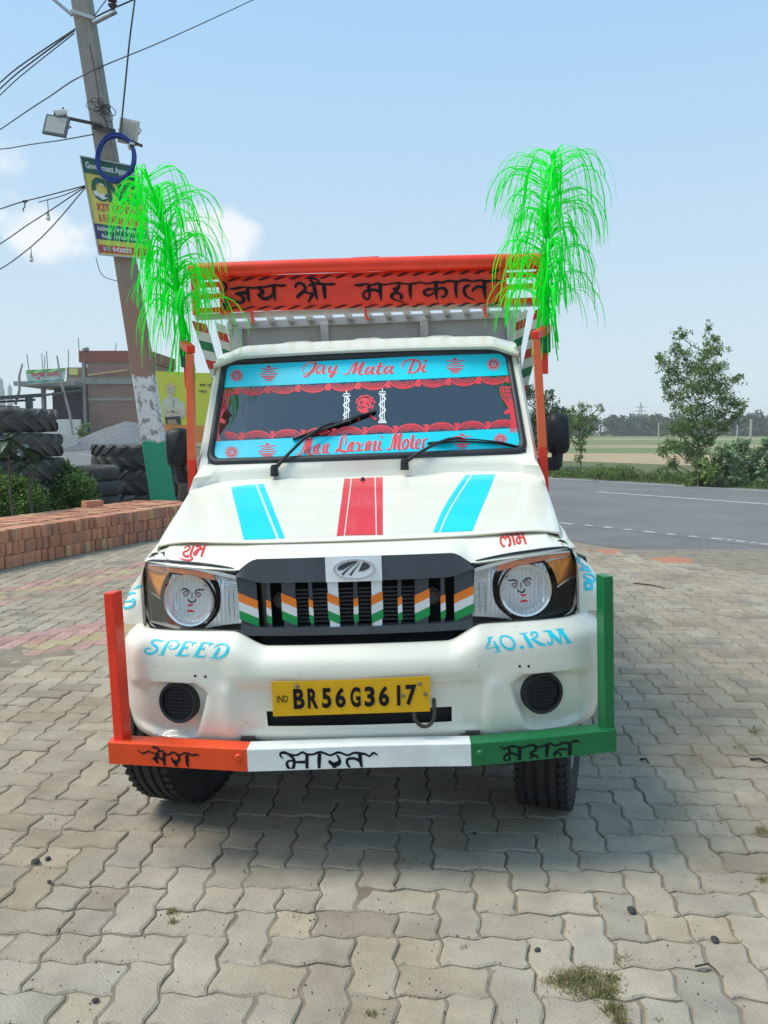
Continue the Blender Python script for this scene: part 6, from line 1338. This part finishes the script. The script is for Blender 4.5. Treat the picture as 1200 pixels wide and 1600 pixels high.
# billboard
LD=57.0; lb=W(245,675,LD); e=thing('billboard','yellow roadside billboard picturing a worker in a hard hat','billboard',(lb.x,LD,0)); lb=V(lb.x,LD,0)
lw=lambda px,py,o=0:(lambda p:V(p.x-lb.x,p.y-lb.y-o,p.z))(W(px,py,LD))
def lp(name,m_,pts,o,solid=0):
    mb=MB()
    if solid: mb.prism(pts,lambda x,y:lw(x,y,o),lambda x,y:lw(x,y,o-solid))
    else: mb.add([lw(x,y,o) for x,y in pts],[tuple(range(len(pts)))])
    return mb.build(name,m_,e)
lp('board_face',mat('poster_yellow',(.62,.62,.03),.5,var=.03),[(241,580),(470,588),(470,672),(241,662)],0,solid=.15); lp('poster_base_band',mat('poster_orange',(.72,.24,.03),.5),[(241,662.3),(470,672.3),(470,696),(241,690)],.0,solid=.15)
m=MB()
for px in(250,330,410): m.box(lw(px,680,-.3)*1,(.25,.2,.1)); t_=lw(px,690); m.box((t_.x,.3,.5),(.22,.22,1.4))
m.build('board_leg',STE,e)
SK=mat('poster_skin',(.62,.50,.36),.6); SHI=mat('poster_shirt',(.50,.50,.36),.6,two=(.62,.62,.5),vscale=2); DK=mat('poster_dark',(.03,.03,.035),.6)
lp('printed_shirt',SHI,[(259,621),(253.5,626),(255,640),(256.5,651),(262,653),(284,653),(291,650),(290,640),(287,629),(280,624),(272,620),(264,619)],.02)
lp('printed_neck',SK,[(262,615),(270,615),(271,621),(266,625),(261,620)],.03); lp('printed_face',SK,[(260,604),(261,612),(264,617.5),(268,618.5),(272,615),(273.5,608),(273,604),(266,602)],.04)
lp('printed_helmet',mat('poster_helmet',(.62,.47,.16),.5),[(257.5,606),(259,602),(262,599),(266,597.6),(270,598.6),(273,601),(275,605.5),(271,604),(264,604)],.05)
lp('printed_arms',SK,[(256,641),(262,644),(271,641),(280,639),(291,642),(290.5,649),(280,650.5),(270,648.5),(262,651),(257,650)],.04)
lp('printed_trousers',DK,[(258,652),(282,650),(283,663.5),(259,662)],.03); lp('printed_pouch',mat('poster_brown',(.34,.24,.14),.6),[(262,656),(274,655),(278,663),(262,662)],.04)
mb=MB()
for q in([(262.4,607.4,.9),(265.4,607,.9)],[(268.2,607.4,.9),(271.2,607.8,.9)],[(265.2,613.6,.8),(269.2,613.8,.8)],[(266.6,608,.6),(266,611,.7)],[(269,641,1.6),(271.5,645,3)],[(271,624,.5),(272,636,.7)],[(260,645,.7),(270,643,.6),(280,646,.7)]): lay(mb,[q],lambda x,y,o:lw(x,y,.06+o),k=2)
mb.build('printed_shading',DK,e)
mb=MB(); text_on(mb,'घर',lambda x,y:lw(x,y,.03),312.5,321.5,606,600,.03); text_on(mb,'कि',lambda x,y:lw(x,y,.03),324,333,606,598,.03); text_on(mb,'लाइए',lambda x,y:lw(x,y,.03),310.5,323.5,614.3,610,.02); mb.build('poster_lettering',DK,e)

# ------------------------------------------------------------------ litter and small growth on the pavement
SB=W(290,770,10.4); e=None
m=MB(); rq=random.Random(3); rows=[]
for i in range(19):
    t=2*PI*i/18; rows.append([V(math.cos(t)*r*(1+.25*math.sin(5*t+j)),math.sin(t)*r*.6,z) for j,(r,z) in enumerate(((.10,-.02),(.12,.15),(.11,.35),(.08,.55),(.05,.72),(.015,.82)))])
m.grid(rows); o=m.build('sack',mat('sackcloth',(.14,.105,.08),.95,var=.35,vscale=14,bump=.01,bscale=30),smooth=70); c=W(290,760,13.3); o.location=(c.x,13.3,.25); tag(o,'brown ragged sack propped up at the end of the brick stack','sack')
def pebble(px,py,r,lab,m_=None,sq=.6):
    rq=random.Random(int(px)); c=G(px,py); m=MB(); rows=[]
    for i in range(9):
        t=2*PI*i/8; rows.append([V(math.cos(t)*math.cos(p)*r*(1.3+.2*math.sin(3*t)),math.sin(t)*math.cos(p)*r,r*sq*(math.sin(p)+.8)) for p in[R(a) for a in(-90,-40,0,40,90)]])
    m.grid(rows); o=m.build('pebble',m_ or mat('dark_stone',(.035,.035,.035),.8),smooth=50); o.location=(c.x,c.y,0); o.rotation_euler=(0,0,rq.random()*3); tag(o,lab,'stone','dark bits of stone on the paving')
for a in((56,1348,.0125,'larger dark stone of the pair near the left border of the paving'),(75,1343,.009,'smaller dark stone beside the larger one of the pair'),(77,1379,.007,'small dark chip just below the pair of stones'),(987,1425,.0135,'dark oval stone on a paver below the green bar end'),(1117,1471,.012,'dark stone lying furthest toward the right border'),(840,1486,.008,'small dark chip above the patch of grass'),(741,1303,.007,'small dark chip in the shade of the truck'),(149,1565,.008,'dark crumb on the bottom-left pavers')): pebble(*a)
for px,py,px2,py2,r,lab in((1086,1513,1121,1521,.003,'thin dark twig lying on the front pavers'),(1172,1188,1199,1194,.006,'dark blue-grey stick by the right border'),(1000,1188,1014,1195,.005,'short dark twig beside the green upright'),(990,912,1040,920,.006,'curved dark twig on the paving beyond the wing')):
    a,b=G(px,py),G(px2,py2); m=MB(); m.tube([V(0,0,.006),(b-a)*.5+V(.01,.012,.012),(b-a)+V(0,0,.006)],[r,r,r*.5],5); o=m.build('twig',mat('dark_twig',(.035,.03,.03),.8),smooth=50); o.location=a; tag(o,lab,'twig')
# grass in the joints
mb=MB(); my=MB(); rq=random.Random(15)
def tuft(px,py,n,rpx,h=.02):
    for _ in range(n):
        x=rq.gauss(0,rpx*.5); y=rq.gauss(0,rpx*.28); p=G(px+x,py+y); p.z=-.004; d=V(rq.uniform(-1,1),rq.uniform(-1,1),rq.uniform(.4,1.3)).normalized(); leaf(mb if rq.random()<.5 else my,p,h*rq.uniform(.5,1.4),.0022,d,V(rq.uniform(-1,1),rq.uniform(-1,1),.2))
for a in((885,1532,700,28,.018),(915,1530,900,28,.020),(945,1550,800,22,.020),(960,1578,500,16,.018),(955,1530,350,12,.016),(905,1550,250,20,.014),(968,1595,300,12,.016),(855,1535,120,14,.012),(975,1498,90,16,.012),(268,1425,160,10,.014),(270,1440,120,8,.012),(726,1480,100,8,.010),(1190,1300,260,12,.018),(1192,1375,150,9,.014),(580,1585,90,8,.014),(1180,1143,200,14,.016),(1155,1168,120,12,.014),(1190,980,90,16,.016),(1090,1190,80,20,.014),(460,1430,60,16,.01),(1150,1050,80,16,.014),(1028,1595,60,10,.012),(640,1348,70,20,.008)): tuft(*a)
tag(mb.build('joint_grass',mat('joint_grass',(.17,.19,.07),.8,trans=.2,island=.4)),'tiny green grass growing in gaps between the pavers','grass',kind='stuff'); tag(my.build('dry_joint_grass',BLADEY),'dry yellow grass growing in gaps between the pavers','grass',kind='stuff')
# crumbs and grit in the joints
mb=MB(); rq=random.Random(19)
for _ in range(2600):
    y=1.7+rq.random()**1.6*7; x=rq.uniform(-.55,.55)*y; r=rq.uniform(.0012,.0045); q=V(x,y,.0005); k=rq.random()*3
    mb.add([q+V(math.cos(k)*r,math.sin(k)*r,-.002),q+V(math.cos(k+2.1)*r,math.sin(k+2.1)*r,-.002),q+V(math.cos(k+4.2)*r,math.sin(k+4.2)*r,-.002),q+V(0,0,r*.8)],[(0,1,3),(1,2,3),(2,0,3)])
tag(mb.build('grit',mat('grit',(.12,.10,.08),.9,island=.5)),'loose grit and crumbs scattered over the pavers','grit',kind='stuff')
# red brick-dust patches and sandy strip at the road edge
def patch(pts,z,name,lab,m_,cat,seed):
    rq=random.Random(seed); mb=MB(); P3=[G(*p) for p in pts]; c=sum(P3,Vector())/len(P3); n=48; rim=[]
    for i in range(n):
        t=i/n*len(P3); a=P3[int(t)%len(P3)];b=P3[(int(t)+1)%len(P3)]; p=a.lerp(b,t%1); p=c+(p-c)*(1+.22*noise.noise(V(i*.9,seed,0))+.10*noise.noise(V(i*3.1,seed,2))); rim.append(V(p.x,p.y,z))
    mid=[c.lerp(p,.6)+V(0,0,z*0+.012+.008*noise.noise(V(p.x*5,p.y*5,1))) for p in rim]; vs=[V(c.x,c.y,z+.016)]+mid+rim
    for k in range(1,n+1): vs[k].z=z+.010+.006*noise.noise(vs[k]*6)
    mb.add([v-c for v in vs],[(0,1+k,1+(k+1)%n) for k in range(n)]+[(1+k,1+n+k,1+n+(k+1)%n,1+(k+1)%n) for k in range(n)]); o=mb.build(name,m_,smooth=60); o.location=(c.x,c.y,0); tag(o,lab,cat,kind='stuff')
RSO=mat('red_soil',(.42,.15,.07),.95,two=(.36,.20,.12),vscale=9,bump=.01,bscale=30,detail=8)
patch([(930,858),(960,856),(972,861),(965,867),(935,866)],-.008,'red_soil_patch','small patch of red brick dust at the road edge','soil',RSO,1) if 0 else patch([(930,858),(960,856),(972,861),(965,867),(935,866)],-.008,'red_soil_patch','small patch of red brick dust at the road edge',RSO,'soil',1)
patch([(1012,872),(1050,868),(1085,873),(1080,881),(1030,881)],-.008,'red_soil_patch','larger patch of red brick dust at the road edge',RSO,'soil',2)
patch([(915,857),(921,856),(922,860),(916,861)],-.006,'red_soil_patch','tiny dark red crumbs of soil near the wing',RSO,'soil',3)
# ------------------------------------------------------------------ the air
if True:
    m=MB(); m.box((0,398,15.4),(1700,900,33)); hz_=m.build('haze',None) if False else None
    hm=bpy.data.materials.new('haze_air'); hm.use_nodes=True; n=hm.node_tree.nodes; n.clear(); o_=n.new('ShaderNodeOutputMaterial'); pv=n.new('ShaderNodeVolumePrincipled'); pv.inputs['Color'].default_value=(.93,.96,1,1); pv.inputs['Density'].default_value=.0006; hm.node_tree.links.new(pv.outputs[0],o_.inputs['Volume'])
    hz_=m.build('haze',hm); tag(hz_,'thin pale haze over the fields and far trees','haze',kind='stuff')
